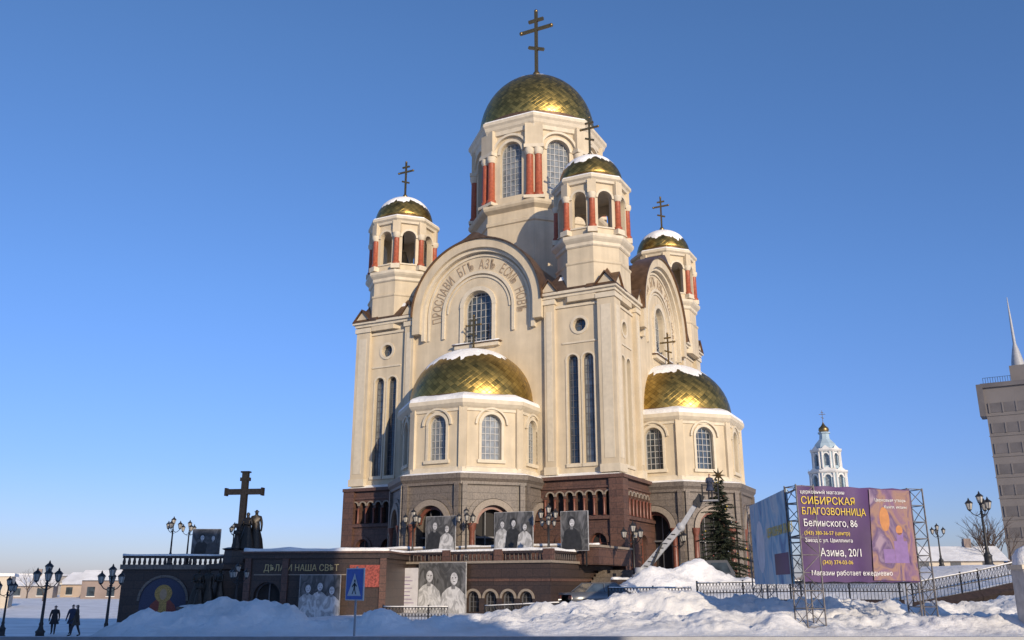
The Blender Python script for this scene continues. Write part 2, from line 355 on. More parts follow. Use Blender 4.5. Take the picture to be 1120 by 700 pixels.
    for s in(-1,1):
        xa=sorted((s*1.37,s*1.72)); box(wins,xa[0],xa[1],-.18,0,19.5,22.85,TRIM,M)
        for r0,r1,y in((5.45,6.22,-.75),(5.15,5.45,-.45),(4.8,4.98,-.14),(3.25,3.5,-.2)):
            xa=sorted((s*r0,s*r1)); box(wins,xa[0]+.002,xa[1]-.002,y+.003,0,SP-(1.6 if r0>5.2 else 2.2),SP,CREAM if r0>5.4 else TRIM,M)
    box(wins,-2.1,2.1,-.4,0,19.15,19.48,TRIM,M); box(roofs,-2.3,2.3,-.55,-.02,19.48,19.53,BRONZE,M); 
    snowstrip(sn,(-2.2,-.35,19.53),(2.2,-.35,19.53),.4,.1,M,k)
    Ltx=INS; nn=len(Ltx)
    for i,ch in enumerate(Ltx):
        if ch==' ': continue
        th=190-200*(i+.5)/nn
        Mt=M@T(0,-.03,SP)@RY(-(th-90))@T(0,0,3.70)@Matrix.Diagonal((.62,1,1,1))
        text(lett,Mt,ch,1.22,OCHRE,.03)
    MB=MS@T(0,-W-.5,0)
    for s in(-1,1):
        xs=sorted((s*5.0,s*(W+.5)))
        outer=[(xs[0],-3.5),(xs[1],-3.5),(xs[1],7.7),(xs[0],7.7)]
        hs=[A(s*(6.75+j*.8),5.0,6.75,.56,DARK,1,9,None) for j in range(7)]
        hs+=[A(s*q,.3,3.7,1.3,DARK,2,.9,REDDK,.08) for q in(8.0,10.6)]
        panel(base,MB,outer,hs,BROWN,.35)
        for j in range(8):
            xx=s*(6.35+j*.8); lathe(base,[(.13,5.0),(.09,5.1),(.09,6.1),(.14,6.25)],REDDK,MB@T(xx,-.1,0),8)
        for j in range(7): ring(base,MB,s*(6.75+j*.8),6.75-.28,.29,.39,0,180,-.1,0,LIGHTST,10)
        xs2=sorted((s*5.4,s*(W+.52)))
        box(base,xs2[0],xs2[1],-.2,.02,4.7,4.95,BROWN,MB); box(base,xs2[0],xs2[1],-.12,.02,7.0,7.15,BROWN,MB)
        box(base,xs2[0],xs2[1],-.16,.02,-.1,.12,BROWN,MB)
        for q in(8.0,10.6): ring(base,MB,s*q,3.05,.67,.9,0,180,-.1,.0,BROWN,14)
    box(base,-W-.75,W+.75,-.3,.6,7.68,7.95,BROWN,MB); 
    wins.add([(-W-.5,-.06,7.95),(W+.5,-.06,7.95),(W+.02,.5,8.25),(-W-.02,.5,8.25)],[(0,1,2,3)],SNOW,MB)
    box(base,11.6,W+.72,-W-.72,-11.6,-3.5,7.66,BROWN,MS)
    vs=[];fs=[];n=24
    for i in range(n+1):
        a=math.pi*i/n
        for y in(-W+.3,0): vs.append((5.95*math.cos(a),y,SP+5.95*math.sin(a)))
    for i in range(n): fs.append((2*i,2*i+1,2*i+3,2*i+2))
    roofs.add(vs,fs,BRONZE,MS,True)
    roofs.add([(5.9,-W-.6,22.85),(W+.6,-W-.6,22.85),(W+.6,-5.9,22.85),(5.9,-5.9,22.85),(7.4,-11.6,24.6),(11.6,-11.6,24.6),(11.6,-7.4,24.6),(7.4,-7.4,24.6)],[(0,1,5,4),(1,2,6,5),(2,3,7,6),(3,0,4,7),(4,5,6,7)],BRONZE,MS)
    sn.add([(7.0,-12.3,22.97),(11.2,-12.3,22.97),(10.9,-11.85,24.3),(7.6,-11.85,24.3)],[(0,1,2,3)],SNOW,MS)
    sn.add([(12.3,-11.2,22.97),(12.3,-7.0,22.97),(11.85,-7.6,24.3),(11.85,-10.9,24.3)],[(0,1,2,3)],SNOW,MS)
tow=B('belfry_towers',CH)
def dome(name,x,y,z,r,m,sz=1,cap=None,n=48,foot=0):
    d=B(name,CH,(x,y,z)); k=14
    pr=[(r*.985,-foot)]+[(max(.01,r*math.cos(math.pi/2*i/k)),r*sz*math.sin(math.pi/2*i/k)) for i in range(k+1)]
    lathe(d,pr,m,None,n,True)
    if cap: snowcap(d,r,cap[0],cap[1],cap[2],None,96,sz,.045,8,cap[3] if len(cap)>3 else None)
    return d.done()
crs=B('crosses',CH)
for ti,(tx,ty) in enumerate(((-1,-1),(1,-1),(1,1),(-1,1))):
    x,y=tx*9.6,ty*9.6; MT=T(x,y,0); ap=2.75; hw=ap*math.tan(R(22.5))
    if (tx,ty)==(1,1): x+=.3; MT=T(x,y,0)
    for f in range(8):
        M=MT@RZ(45*f)@T(0,-ap,0)
        panel(tow,M,[(-hw,22),(hw,22),(hw,27.0),(-hw,27.0)],[],CREAM)
        panel(tow,M,[(-hw,27.5),(hw,27.5),(hw,32.2),(-hw,32.2)],[A(0,28.1,31.3,1.25,None)],CREAM,.5,True)
        ring(tow,M,0,31.3-.625,.63,.82,0,180,-.12,0,TRIM,14)
        box(tow,-.8,.8,-.1,.02,28.0,28.12,TRIM,M)
        MV=MT@RZ(45*f+22.5)@T(0,-ap/C8-.02,0)
        lathe(cols,[(.34,27.95),(.34,28.2),(.26,28.25),(.24,30.5)],REDCOL,MV,12)
        lathe(tow,[(.26,30.5),(.38,30.75),(.38,31.0)],TRIM,MV,12)
        box(tow,-.36,.36,-.22,.4,31.0,32.2,CREAM,MV); box(tow,-.4,.4,-.36,.4,27.5,27.94,TRIM,MV)
    octo(tow,[(ap+.1,21.9),(ap+.1,24.9),(ap+.18,25.0),(ap+.18,25.15),(ap,25.2)],CREAM,MT)
    octo(tow,[(ap+.05,26.4),(ap+.15,26.5),(ap+.15,26.75),(ap+.35,26.95),(ap+.45,27.1),(ap+.45,27.35),(ap+.1,27.5)],TRIM,MT)
    octo(tow,[(ap-.1,31.95),(ap+.2,32.0),(ap+.25,32.2),(ap+.42,32.35),(ap+.42,32.6),(ap-.1,32.65)],TRIM,MT)
    octo(sn,[(ap+.36,32.61),(ap+.3,32.74),(ap-.3,32.85)],SNOW,MT)
    lathe(roofs,[(2.78,32.7),(2.75,33.0)],BRONZE,MT,32)
    lathe(tow,[(.75,28.9),(.6,29.1),(.45,29.7),(.3,30.2),(.05,30.3)],BRZ,MT,16)
    tube(tow,(x,y,30.2),(x,y,32.3),.06,.06,BRZ)
    dome('tower_dome',x,y,32.98,2.74,GOLDS,.98,(27,11,ti*3.3+1),36)
    cross(crs,x,y,35.6,4.0,GOLDP)
drum=B('main_drum',CH); ap=5.95; hw=ap*math.tan(R(22.5))
for f in range(8):
    M=RZ(45*f)@T(0,-ap,0)
    panel(drum,M,[(-hw,34.7),(hw,34.7),(hw,42.7),(-hw,42.7)],[A(0,35.5,41.2,2.3,GLASSL,5,.62,BAR,.06)],CREAM,.45)
    ring(drum,M,0,41.2-1.15,1.16,1.40,0,180,-.12,0,TRIM,20); ring(drum,M,0,41.2-1.15,1.72,1.95,0,180,-.3,0,TRIM,22)
    MV=RZ(45*f+22.5)@T(0,-ap/C8+.05,0)
    for s in(-1,1):
        lathe(cols,[(.46,35.0),(.46,35.35),(.36,35.45),(.33,39.3)],REDCOL,MV@T(s*.42,0,0),14)
        lathe(drum,[(.35,39.3),(.48,39.6),(.48,39.95)],TRIM,MV@T(s*.42,0,0),14)
    box(drum,-.95,.95,-.45,.5,39.95,40.3,TRIM,MV); box(drum,-.85,.85,-.28,.5,40.3,42.6,CREAM,MV)
    box(drum,-1.0,1.0,-.5,.5,34.7,35.0,TRIM,MV)
octo(drum,[(6.0,24),(6.0,32.6),(6.12,32.7),(6.12,33.0),(6.0,33.1),(6.0,33.9),(6.4,34.2),(6.5,34.4),(6.5,34.65),(6.1,34.75)],CREAM)
octo(drum,[(5.9,42.0),(6.15,42.1),(6.2,42.5),(6.35,42.7),(6.45,43.0),(6.6,43.2),(6.6,43.5),(5.6,43.7)],TRIM)
octo(sn,[(6.5,43.5),(6.4,43.72),(5.5,44.1)],SNOW)
lathe(roofs,[(6.02,43.6),(5.98,44.3)],BRONZE,None,48)
dome('main_dome',0,0,44.5,5.95,GOLDB,1.10,(60,7,2.2),64,.3)
lathe(crs,[(.5,50.7),(.42,51.4),(.3,51.7)],GOLDP,None,12)
cross(crs,0,0,51.0,8.7,GOLDP)
aps=B('apses',CH)
for k in(0,1,3):
    MA=RZ(90*k)@T(0,-W-.8,0); ap=5.35; hw=ap*math.tan(R(22.5)); bp=5.95
    for f in(-2,-1,0,1,2):
        M=MA@RZ(45*f)@T(0,-ap,0)
        panel(aps,M,[(-hw,7.9),(hw,7.9),(hw,13.3),(-hw,13.3)],[A(0,9.0,12.4,1.5,GLASSL if f>-1 else GLASS,4,.5,BAR,.05)],CREAM,.35)
        ring(aps,M,0,11.65,.78,1.0,0,180,-.12,0,TRIM,18); ring(aps,M,0,11.65,1.15,1.3,0,180,-.2,0,TRIM,18)
        for s in(-1,1):
            xa=sorted((s*.78,s*.98)); box(aps,xa[0],xa[1],-.1,0,9.0,11.65,TRIM,M)
        box(aps,-1.1,1.1,-.18,0,8.75,9.0,TRIM,M)
        M2=MA@RZ(45*f)@T(0,-bp,0); h2=bp*math.tan(R(22.5))
        panel(base,M2,[(-h2,-3.5),(h2,-3.5),(h2,7.6),(-h2,7.6)],[dict(A(0,-1,5.6,2.6,DARK),d=1.0)],GRANITE,.8)
        ring(base,M2,0,4.3,1.32,1.75,0,180,-.22,0,LIGHTST,24); ring(base,M2,0,4.3,1.8,2.1,0,180,-.12,0,GRANITE,24)
        ring(base,M2,0,4.3,1.05,1.29,0,180,.25,.4,REDDK,20)
        for s in(-1,1):
            lathe(base,[(.3,-1),(.3,.3),(.22,.4),(.2,3.7),(.3,4.0),(.34,4.3)],REDDK,M2@T(s*1.6,-.05,0),12)
            xa=sorted((s*2.02,s*2.40)); box(base,xa[0],xa[1],-.22,0,-1,7.2,GRANITE,M2)
            box(base,s*.43-.035,s*.43+.035,.6,.7,-1,5.4,BARD,M2)
        box(base,-1.28,1.28,.62,.72,3.3,3.42,BARD,M2)
        if f<2: box(aps,-.3,.3,-.1,.3,8.3,13.2,CREAM,MA@RZ(45*f+22.5)@T(0,-ap/C8,0))
    octo(aps,[(5.3,12.6),(5.45,12.65),(5.45,12.85),(5.6,13.0),(5.75,13.2),(5.75,13.5),(5.0,13.6)],TRIM,MA)
    octo(sn,[(5.7,13.5),(5.66,13.74),(5.5,13.88),(4.9,14.15)],SNOW,MA)
    octo(base,[(5.85,7.0),(6.1,7.1),(6.1,7.3),(6.25,7.5),(6.3,7.85),(5.5,8.05)],GRANITE,MA)
    octo(sn,[(6.2,7.86),(6.1,7.95),(5.4,8.12)],SNOW,MA)
    octo(aps,[(5.5,7.98),(5.52,8.4),(5.4,8.45),(5.36,8.5)],TRIM,MA)
    lathe(roofs,[(5.22,13.7),(5.2,14.1)],BRONZE,MA,40)
    c=MA@Vector((0,0,13.95))
    dome('apse_dome',c.x,c.y,c.z,5.15,GOLDM,.93,(56,16,5.1+k,((-130 if k==0 else -60),18)),56,.3)
    cross(crs,c.x,c.y,18.6,3.2,GOLDP)
for b_ in(walls,wins,base,roofs,lett,sn,cols,tow,crs,drum,aps): b_.done()
# ---------------------------------------------------------------- posters
PG=[mat('photo_grey_%d'%i,(g,g,g*1.02),.5,nscale=4,namt=.35) for i,g in enumerate((.03,.08,.2,.38,.5))]
def picmat(name,cols,sc,seed):
    m,nt,n,l,p=newmat(name); p.inputs['Roughness'].default_value=.55; tc=n.new('ShaderNodeTexCoord'); mp=n.new('ShaderNodeMapping'); mp.inputs['Location'].default_value=(seed,seed,0); mp.inputs['Scale'].default_value=(1,1,.6); l.new(tc.outputs['Object'],mp.inputs[0])
    a=n.new('ShaderNodeTexNoise'); a.inputs['Scale'].default_value=sc; a.inputs['Detail'].default_value=5; a.inputs['Distortion'].default_value=1.2; l.new(mp.outputs[0],a.inputs['Vector'])
    r=n.new('ShaderNodeValToRGB'); 
    while len(r.color_ramp.elements)<len(cols): r.color_ramp.elements.new(.5)
    for i,cc in enumerate(cols): r.color_ramp.elements[i].position=.3+.4*i/(len(cols)-1); r.color_ramp.elements[i].color=(*cc,1)
    l.new(a.outputs[0],r.inputs[0]); l.new(r.outputs[0],p.inputs['Base Color']); return m
PBG=picmat('photo_backdrop',[(.03,.03,.03),(.13,.13,.13),(.05,.05,.05),(.18,.18,.185)],1.3,3)
PDR=picmat('photo_dress',[(.35,.35,.35),(.65,.65,.65),(.3,.3,.3),(.6,.6,.6)],1.6,8)
def ell(cx,cz,rx,rz,n=18): return [(cx+rx*math.cos(2*math.pi*i/n),cz+rz*math.sin(2*math.pi*i/n)) for i in range(n)]
def flat(b,M,pts,y,m): b.add([(x,y,z) for x,z in pts],[tuple(range(len(pts)))],m,M)
def portrait(b,M,w,h,figs,bg=2):
    box(b,-w/2-.03,w/2+.03,-.04,.05,-.03,h+.03,PG[3],M)
    flat(b,M,[(-w/2,0),(w/2,0),(w/2,h),(-w/2,h)],-.046,PBG)
    y=-.050
    for (fx,fz,s,dress,hair) in figs:
        cx=fx*w; cz=fz*h; r=s*h*.115
        lo=0
        sh=[(cx-r*2.6,lo),(cx+r*2.5,lo),(cx+r*2.4,cz-r*4),(cx+r*1.9,cz-r*2.3),(cx+r*1.0,cz-r*1.5),(cx+r*.4,cz-r*1.2),(cx-r*.4,cz-r*1.2),(cx-r*1.1,cz-r*1.5),(cx-r*1.9,cz-r*2.2),(cx-r*2.2,cz-r*4)]
        sh=[(max(-w/2,min(w/2,px)),max(0,pz)) for px,pz in sh]
        flat(b,M,sh,y,PDR if dress>2 else PG[dress]); y-=.004
        flat(b,M,[(cx-r*.33,cz-r*1.6),(cx+r*.33,cz-r*1.6),(cx+r*.33,cz-r*.5),(cx-r*.33,cz-r*.5)],y,PG[2]); y-=.004
        flat(b,M,ell(cx,cz+r*.2,r*1.0,r*1.15),y,PG[hair]); y-=.004
        flat(b,M,ell(cx+r*.12,cz-r*.12,r*.62,r*.88),y,PG[4]); y-=.004
        for e in(-.25,.27): flat(b,M,ell(cx+r*e+r*.12,cz,r*.14,r*.08,8),y,PG[0])
        flat(b,M,ell(cx+r*.12,cz-r*.52,r*.2,r*.06,8),y,PG[1]); y-=.004
# ---------------------------------------------------------------- lamps
def lampmesh(h=4.2,arms=3):
    b=B('street_lamp')
    lathe(b,[(.26,0),(.26,.12),(.2,.18),(.2,.55),(.24,.6),(.14,.72),(.09,.9),(.11,1.0),(.075,1.1),(.055,h*.72),(.09,h*.73),(.05,h*.75),(.045,h-.75),(.09,h-.72),(.04,h-.65)],IRON,None,12)
    def lantern(M):
        lathe(b,[(.03,-.08),(.1,0),(.11,.03)],IRON,M,6,False); lathe(b,[(.10,.03),(.17,.38)],LAMPG,M,6,False)
        for i in range(6):
            a=math.pi*2*i/6; tube(b,(.103*math.cos(a),.103*math.sin(a),.03),(.175*math.cos(a),.175*math.sin(a),.38),.011,.011,IRON,M,4)
        lathe(b,[(.21,.37),(.2,.41),(.1,.52),(.05,.56),(.05,.6),(.01,.7)],IRON,M,6,False)
    lantern(T(0,0,h-.62))
    for i in range(arms):
        a=2*math.pi*i/arms+.4; c,s=math.cos(a),math.sin(a); p=[]
        for j in range(9):
            t=j/8; p.append((.55*t*c,.55*t*s,h-1.15-.22*math.sin(math.pi*t)+.10*t))
        for q,w in zip(p,p[1:]): tube(b,q,w,.025,.025,IRON,None,6)
        tube(b,(0,0,h-1.5),p[4],.015,.015,IRON,None,5)
        lantern(T(.55*c,.55*s,h-1.0))
    ob=b.done(); return ob
L0=lampmesh(); 
def lamp(x,y,z,h,rot=0,first=[True]):
    if first[0]: o=L0; first[0]=False
    else: o=D.objects.new('street_lamp',L0.data); S.collection.objects.link(o)
    s=h/4.2; o.location=(x,y,z); o.scale=(s*1.1,s*1.1,s); o.rotation_euler[2]=R(rot)
# ---------------------------------------------------------------- terraces
tr=empty('granite_terrace',(CX,CY,1.7),TH); tb=B('terrace_walls',tr); ts=B('terrace_snow',tr)
U0,U1,V0,V1=-13,11.9,-23.9,-13.2
Mf=T(0,V0,0)
panel(tb,Mf,[(U0,-3.4),(U1,-3.4),(U1,1.35),(U0,1.35)],[A(6.5+i*1.25,-1.6,-.35,.85,DARK,3,.3,BARD,.03) for i in range(4)],DARKST,.3)
for i in range(4): ring(tb,Mf,6.5+i*1.25,-.775,.44,.58,0,180,-.08,0,LIGHTST,14)
Mr=RZ(90)@T(0,-U1,0)
panel(tb,Mr,[(V0,-3.4),(V1,-3.4),(V1,1.35),(V0,1.35)],[],DARKST,.3)
box(tb,U0,U1-.01,V0+.01,V1,1.1,1.3,GREYP)
box(tb,U0-.1,U1+.15,V0-.15,V0+.35,1.35,1.5,LIGHTST); box(tb,U1-.35,U1+.15,V0+.35,V1,1.35,1.5,LIGHTST)
box(tb,U0-.02,U1+.06,V0-.06,V0-.003,.25,.4,BROWN); box(tb,U1+.003,U1+.06,V0-.06,V1,.25,.4,BROWN)
for i in range(int((U1-U0)/.3)):
    x=U0+.15+i*.3; lathe(tb,[(.06,1.5),(.085,1.65),(.045,1.85),(.045,1.95)],DARKST,T(x,V0+.1,0),6)
for i in range(int((V1-V0)/.3)):
    y=V0+.3+i*.3; lathe(tb,[(.06,1.5),(.085,1.65),(.045,1.85),(.045,1.95)],DARKST,T(U1-.1,y,0),6)
box(tb,U0,U1+.02,V0-.02,V0+.22,1.95,2.1,DARKST); box(tb,U1-.22,U1+.021,V0+.22,V1,1.95,2.1,DARKST)
for x in(-9,-4.5,0,4.5,8.3,11.75): box(tb,x-.3,x+.3,V0-.1,V0+.35,1.5,2.2,BROWN)
snowstrip(ts,(U0,V0+.1,2.1),(U1,V0+.1,2.1),.3,.16,None,3); snowstrip(ts,(U1-.1,V0,2.1),(U1-.1,V1,2.1),.3,.16,None,5)
box(tb,-10.5,13.4,-19.6,-13.3,1.3,2.4,BROWN); box(tb,-10.6,13.5,-19.7,-13.31,2.4,2.55,LIGHTST)
snowstrip(ts,(-10.5,-19.5,2.55),(13.4,-19.5,2.55),.4,.14,None,8)
for i in range(11): box(tb,U1+.2,U1+3.0,-21+i*.45,-15,-3,-1.2+i*.22,GRANITE)
box(tb,U1+3.0,U1+3.4,-21.5,-12.5,-3,.35,DARKST); snowstrip(ts,(U1+3.2,-21.5,.35),(U1+3.2,-12.5,.35),.4,.15,None,2)
tb.done(); ts.done()
def ch2w(u,v,h): 
    c,s=math.cos(R(TH)),math.sin(R(TH)); return (CX+u*c-v*s, CY+u*s+v*c, 1.7+h)
for u,v,h,H in((-.6,-20.2,1.3,4.0),(3.9,-20.4,1.3,3.9),(10.2,-20.4,1.3,3.9),(11.6,V0+.4,1.3,3.0),(15.4,-18.5,-.3,4.3),(18,-17,-.3,4.0)):
    p=ch2w(u,v,h); lamp(*p,H,random.uniform(0,90))
def poster(name,loc,rot,w,h,figs,bg=2,legs=0):
    e=B(name,None,loc,rot); portrait(e,T(0,0,legs),w,h,figs,bg)
    if legs:
        for s in(-1,1): box(e,s*w*.4-.05,s*w*.4+.05,.06,.14,-.8,legs+h*.8,IRON)
    e.done()
poster('portrait_poster',ch2w(1.6,-20,2.0),TH,2.4,2.5,[(-.2,.75,1,0,1),(.22,.66,.9,3,1)],2,.2)
poster('portrait_poster',ch2w(7.4,-20,2.0),TH,2.9,2.6,[(-.3,.7,.8,4,1),(0,.72,.85,0,0),(.3,.62,.8,4,1)],2,.2)
poster('portrait_poster',ch2w(11.9,-20,2.0),TH,1.9,2.5,[(-.1,.72,1,0,0)],3,.2)
e=B('family_photo_banner',None,ch2w(2.4,V0-.35,-2.2),TH)
portrait(e,T(2.0,0,0),3.5,3.6,[(-.28,.78,1.0,4,1),(.25,.74,1.05,4,1)],1)
BANW=mat('banner_white',(.62,.61,.64),.6,nscale=2,namt=.12); BANP=mat('banner_violet',(.2,.12,.3),.6)
box(e,-2.35,.15,-.04,.05,.0,3.3,BANW)
flat(e,I4,[(-2.1,.5),(-1.3,.5),(-1.3,1.5),(-2.1,1.5)],-.046,BANP)
for i in range(9): box(e,-1.15,-1.15+random.uniform(.7,1.1),-.047,-.043,2.7-i*.23,2.74-i*.23,BANP)
e.done()
# ---- entrance block
EN=empty('granite_entrance_building',(-12.1,57.2,0),-7); eb=B('entrance_walls',EN)
panel(eb,I4,[(-4.5,-1.6),(4.5,-1.6),(4.5,3.3),(-4.5,3.3)],[A(-3.0,-1.5,1.9,1.7,DARK,2,9,BARD,.08)],DARKST,.5)
panel(eb,T(-4.5,0,0)@RZ(-90),[(-9,-1.6),(0,-1.6),(0,3.3),(-9,3.3)],[],DARKST); panel(eb,T(4.5,0,0)@RZ(90),[(0,-1.6),(9,-1.6),(9,3.3),(0,3.3)],[],DARKST)
box(eb,-4.65,4.65,-.15,9,3.3,3.6,DARKST); box(eb,-4.75,4.75,-.25,9.05,3.6,3.72,BROWN)
for x in(-4.3,-1.9,4.3): box(eb,x-.2,x+.2,-.12,-.002,-1.5,3.3,BROWN)
text(eb,T(-.9,-.03,2.55)@Matrix.Diagonal((.85,1,1,1)),"ДѢЛА И НАША СВѢТ",.55,mat('gilt_lettering',(.50,.40,.2),.5),.02)
box(eb,-3.9,2.0,-.06,-.004,2.3,2.36,LIGHTST)
box(eb,2.2,4.1,-.09,-.003,1.6,2.9,mat('red_wreath_panel',(.26,.055,.04),.6,nscale=9,namt=.6))
eb.done(); es=B('entrance_snow',EN); snowstrip(es,(-4.6,.1,3.72),(4.6,.1,3.72),.6,.2,None,4); es.done()
poster('portrait_poster',(-11.6,56.5,-.5),-7,2.5,2.7,[(-.3,.72,.85,4,1),(.0,.76,.85,4,1),(.3,.68,.85,4,1)],2,.1)
# ---- left granite wall with mosaic
LW=empty('mosaic_wall',(-22.2,60.5,0),6); lb=B('wall_block',LW)
box(lb,-3.0,3.2,0,5,-2,2.7,DARKST); box(lb,-3.15,3.35,-.15,5.1,2.7,3.0,GRANITE)
for i in range(20): lathe(lb,[(.08,3.0),(.11,3.15),(.06,3.4)],DARKST,T(-3+i*.32,.1,0),6)
box(lb,-3.1,3.3,0,.25,3.4,3.55,DARKST); snowstrip(lb,(-3.1,.1,3.55),(3.3,.1,3.55),.3,.12,None,6)
MOS=[mat('mosaic_ochre',(.40,.25,.07),.4,nscale=25,namt=.6),mat('mosaic_blue',(.035,.045,.09),.4,nscale=25,namt=.5),mat('mosaic_red',(.22,.05,.035),.4,nscale=25,namt=.5),mat('mosaic_skin',(.42,.28,.17),.5)]
ap_=archpts(-.3,-1.2,2.2,2.9); flat(lb,I4,ap_,-.006,MOS[1]); ring(lb,I4,-.3,.75,1.45,1.6,0,180,-.1,-.002,GRANITE,20)
flat(lb,I4,[(-1.5,-1.2),(.9,-1.2),(.75,-.2),(.45,.5),(.1,.85),(-.7,.85),(-1.05,.5),(-1.3,-.2)],-.011,MOS[2]); flat(lb,I4,ell(-.3,1.2,.55,.55),-.015,MOS[0]); flat(lb,I4,ell(-.3,1.15,.22,.34),-.019,MOS[3])
flat(lb,I4,[(-.6,-1.1),(.0,-1.1),(-.05,.7),(-.5,.7)],-.016,MOS[0])
lb.done()
poster('portrait_poster',(-20.4,61.5,3.2),4,1.8,1.9,[(-.15,.72,.9,0,0),(.25,.7,.8,1,1)],2,.2)
# ---------------------------------------------------------------- figures (skin)
def figure(name,loc,rot,h=1.75,pose='stand',mats=None,parent=None,robe=None,seed=0):
    s=h/1.75
    P={'pel':(0,0,.95,.15,.12),'sp':(0,0,1.12,.14,.11),'ch':(0,-.01,1.34,.17,.12),'nk':(0,0,1.50,.06,.06),'hd0':(0,-.015,1.58,.075,.085),'hd':(0,-.02,1.67,.085,.1),'tp':(0,-.01,1.75,.05,.055)}
    st=.16 if pose=='walk' else .02
    for k,sg in(('l',-1),('r',1)):
        f=st*sg
        P['hip'+k]=(sg*.09,0,.88,.095,.095); P['kn'+k]=(sg*.10,-.04-f*.9,.50,.065,.065); P['an'+k]=(sg*.10,-f*1.5+.02,.10,.045,.05); P['to'+k]=(sg*.12,-f*1.5-.16,.05,.045,.035)
        g=-f
        P['sh'+k]=(sg*.19,0,1.42,.07,.065)
        if pose=='hold': P['el'+k]=(sg*.26,-.05,1.14,.05,.05); P['wr'+k]=(sg*.12,-.27,1.18,.034,.034); P['ha'+k]=(sg*.05,-.33,1.20,.035,.03)
        else: P['el'+k]=(sg*.25,-g*.5+.02,1.13,.052,.052); P['wr'+k]=(sg*.26,-g*1.2-.08,.89,.036,.036); P['ha'+k]=(sg*.25,-g*1.3-.12,.79,.035,.028)
        P['tb'+k]=(P['ha'+k][0]-sg*.03,P['ha'+k][1]-.04,P['ha'+k][2]+.03,.014,.014)
    E=[('pel','sp'),('sp','ch'),('ch','nk'),('nk','hd0'),('hd0','hd'),('hd','tp')]
    for k in'lr': E+=[('pel','hip'+k),('hip'+k,'kn'+k),('kn'+k,'an'+k),('an'+k,'to'+k),('ch','sh'+k),('sh'+k,'el'+k),('el'+k,'wr'+k),('wr'+k,'ha'+k),('wr'+k,'tb'+k)]
    ks=list(P); me=D.meshes.new('f'); me.from_pydata([P[k][:3] for k in ks],[(ks.index(a),ks.index(c)) for a,c in E],[])
    ob=D.objects.new('f',me); S.collection.objects.link(ob); md=ob.modifiers.new('s','SKIN'); md.use_smooth_shade=True
    fat=1.12
    for i,k in enumerate(ks):
        sv=me.skin_vertices[0].data[i]; q=fat if k in('pel','sp','ch') or k[:2] in('sh','el','kn') else 1
        sv.radius=(P[k][3]*q,P[k][4]*q); sv.use_root=(i==0)
    sb=ob.modifiers.new('d','SUBSURF'); sb.levels=1; sb.render_levels=1
    dg=bpy.context.evaluated_depsgraph_get(); m2=D.meshes.new_from_object(ob.evaluated_get(dg)); D.objects.remove(ob)
    b=B(name,parent,loc,rot); Ms=Matrix.Scale(s,4)
    vs=[tuple(v.co) for v in m2.vertices]
    coat,trous,skin,hair,boot=mats
    groups={}
    for p in m2.polygons:
        c=p.center
        if c.z>1.52: mm=hair if (c.z>1.69 or c.y>.01) else skin
        elif c.z<.14: mm=boot
        elif c.z<.80 and abs(c.x)<.22 and not(abs(c.x)>.2 and c.z>.7): mm=trous
        elif abs(c.x)>.2 and c.z<.86: mm=boot
        else: mm=coat
        groups.setdefault(mm,[]).append(tuple(p.vertices))
    for mm,f in groups.items(): b.add(vs,f,mm,Ms,True)
    ball(b,(0,-.118,1.655),.014,skin,Ms,1.4,8,5)
    for e in(-.032,.032): ball(b,(e,-.106,1.68),.010,boot,Ms,.7,6,4)
    for e in(-.088,.088): ball(b,(e,-.01,1.66),.018,skin,Ms,1.5,6,4)
    zb=robe if robe is not None else .62
    vs=[];fs=[];n=20
    for j,(rr,z) in enumerate(((.175,1.15),(.185,1.0),(.21,.85),(.215+.10*(1-zb),(zb+.85)/2),(.22+.16*(1-zb),zb))):
        for i in range(n):
            a=2*math.pi*i/n; q=rr*(1+(.07*math.sin(a*5+seed)if j>2 else 0)); vs.append((q*math.cos(a),q*.82*math.sin(a),z))
    for j in range(4):
        for i in range(n): fs.append((j*n+i,j*n+(i+1)%n,(j+1)*n+(i+1)%n,(j+1)*n+i))
    b.add(vs,fs,coat,Ms,True)
    D.meshes.remove(m2); return b.done()
SKIN=mat('skin',(.5,.32,.24),.6); HAIRM=mat('dark_hair',(.03,.02,.015),.7)
CO=[mat('coat_black',(.02,.02,.025),.8),mat('coat_blue',(.025,.035,.07),.8),mat('coat_brown',(.06,.045,.035),.8),mat('coat_grey',(.06,.06,.065),.8)]; JE=mat('trousers_dark',(.03,.03,.04),.8); BO=mat('boots_black',(.015,.015,.015),.6)
for i,(x,y,r,ps) in enumerate(((-26.9,55.5,20,'walk'),(-26.1,56.0,10,'walk'),(-24.9,54,-70,'walk'))):
    figure('pedestrian',(x,y,gz(x,y)-.02),r,random.uniform(1.6,1.75),ps,(CO[i%4],JE,SKIN,HAIRM if i%2 else CO[(i+1)%4],BO),seed=i)
# monument
MN=empty('cross_monument',(-18.6,59.5,0),-8); mb=B('pedestal_and_cross',MN)
lathe(mb,[(1.75,-1.6),(1.75,-.4),(1.6,-.3),(1.5,-.25),(1.5,.25),(1.65,.3),(1.65,.45),(1.2,.5)],DARKST,T(-.1,-1.6,0),28,False)
snowcap(mb,1.55,5,1,3,T(-.1,-1.6,.42),32,.12)
lathe(mb,[(1.9,-1.5),(1.8,2.6),(2.0,2.7),(2.0,3.0),(1.0,3.1),(.9,3.9),(1.1,4.0),(.7,4.1)],DARKST,T(.3,1.6,0),8,False)
cr=T(.4,1.6,3.9); 
box(mb,-.2,.2,-.16,.16,0,5.15,BRZ,cr); box(mb,-1.28,1.28,-.15,.15,3.65,4.02,BRZ,cr); box(mb,-.33,.33,-.14,.14,4.55,4.78,BRZ,cr); box(mb,-.42,.42,-.13,.13,-.14,.14,BRZ,cr@T(0,0,1.5)@RY(18))
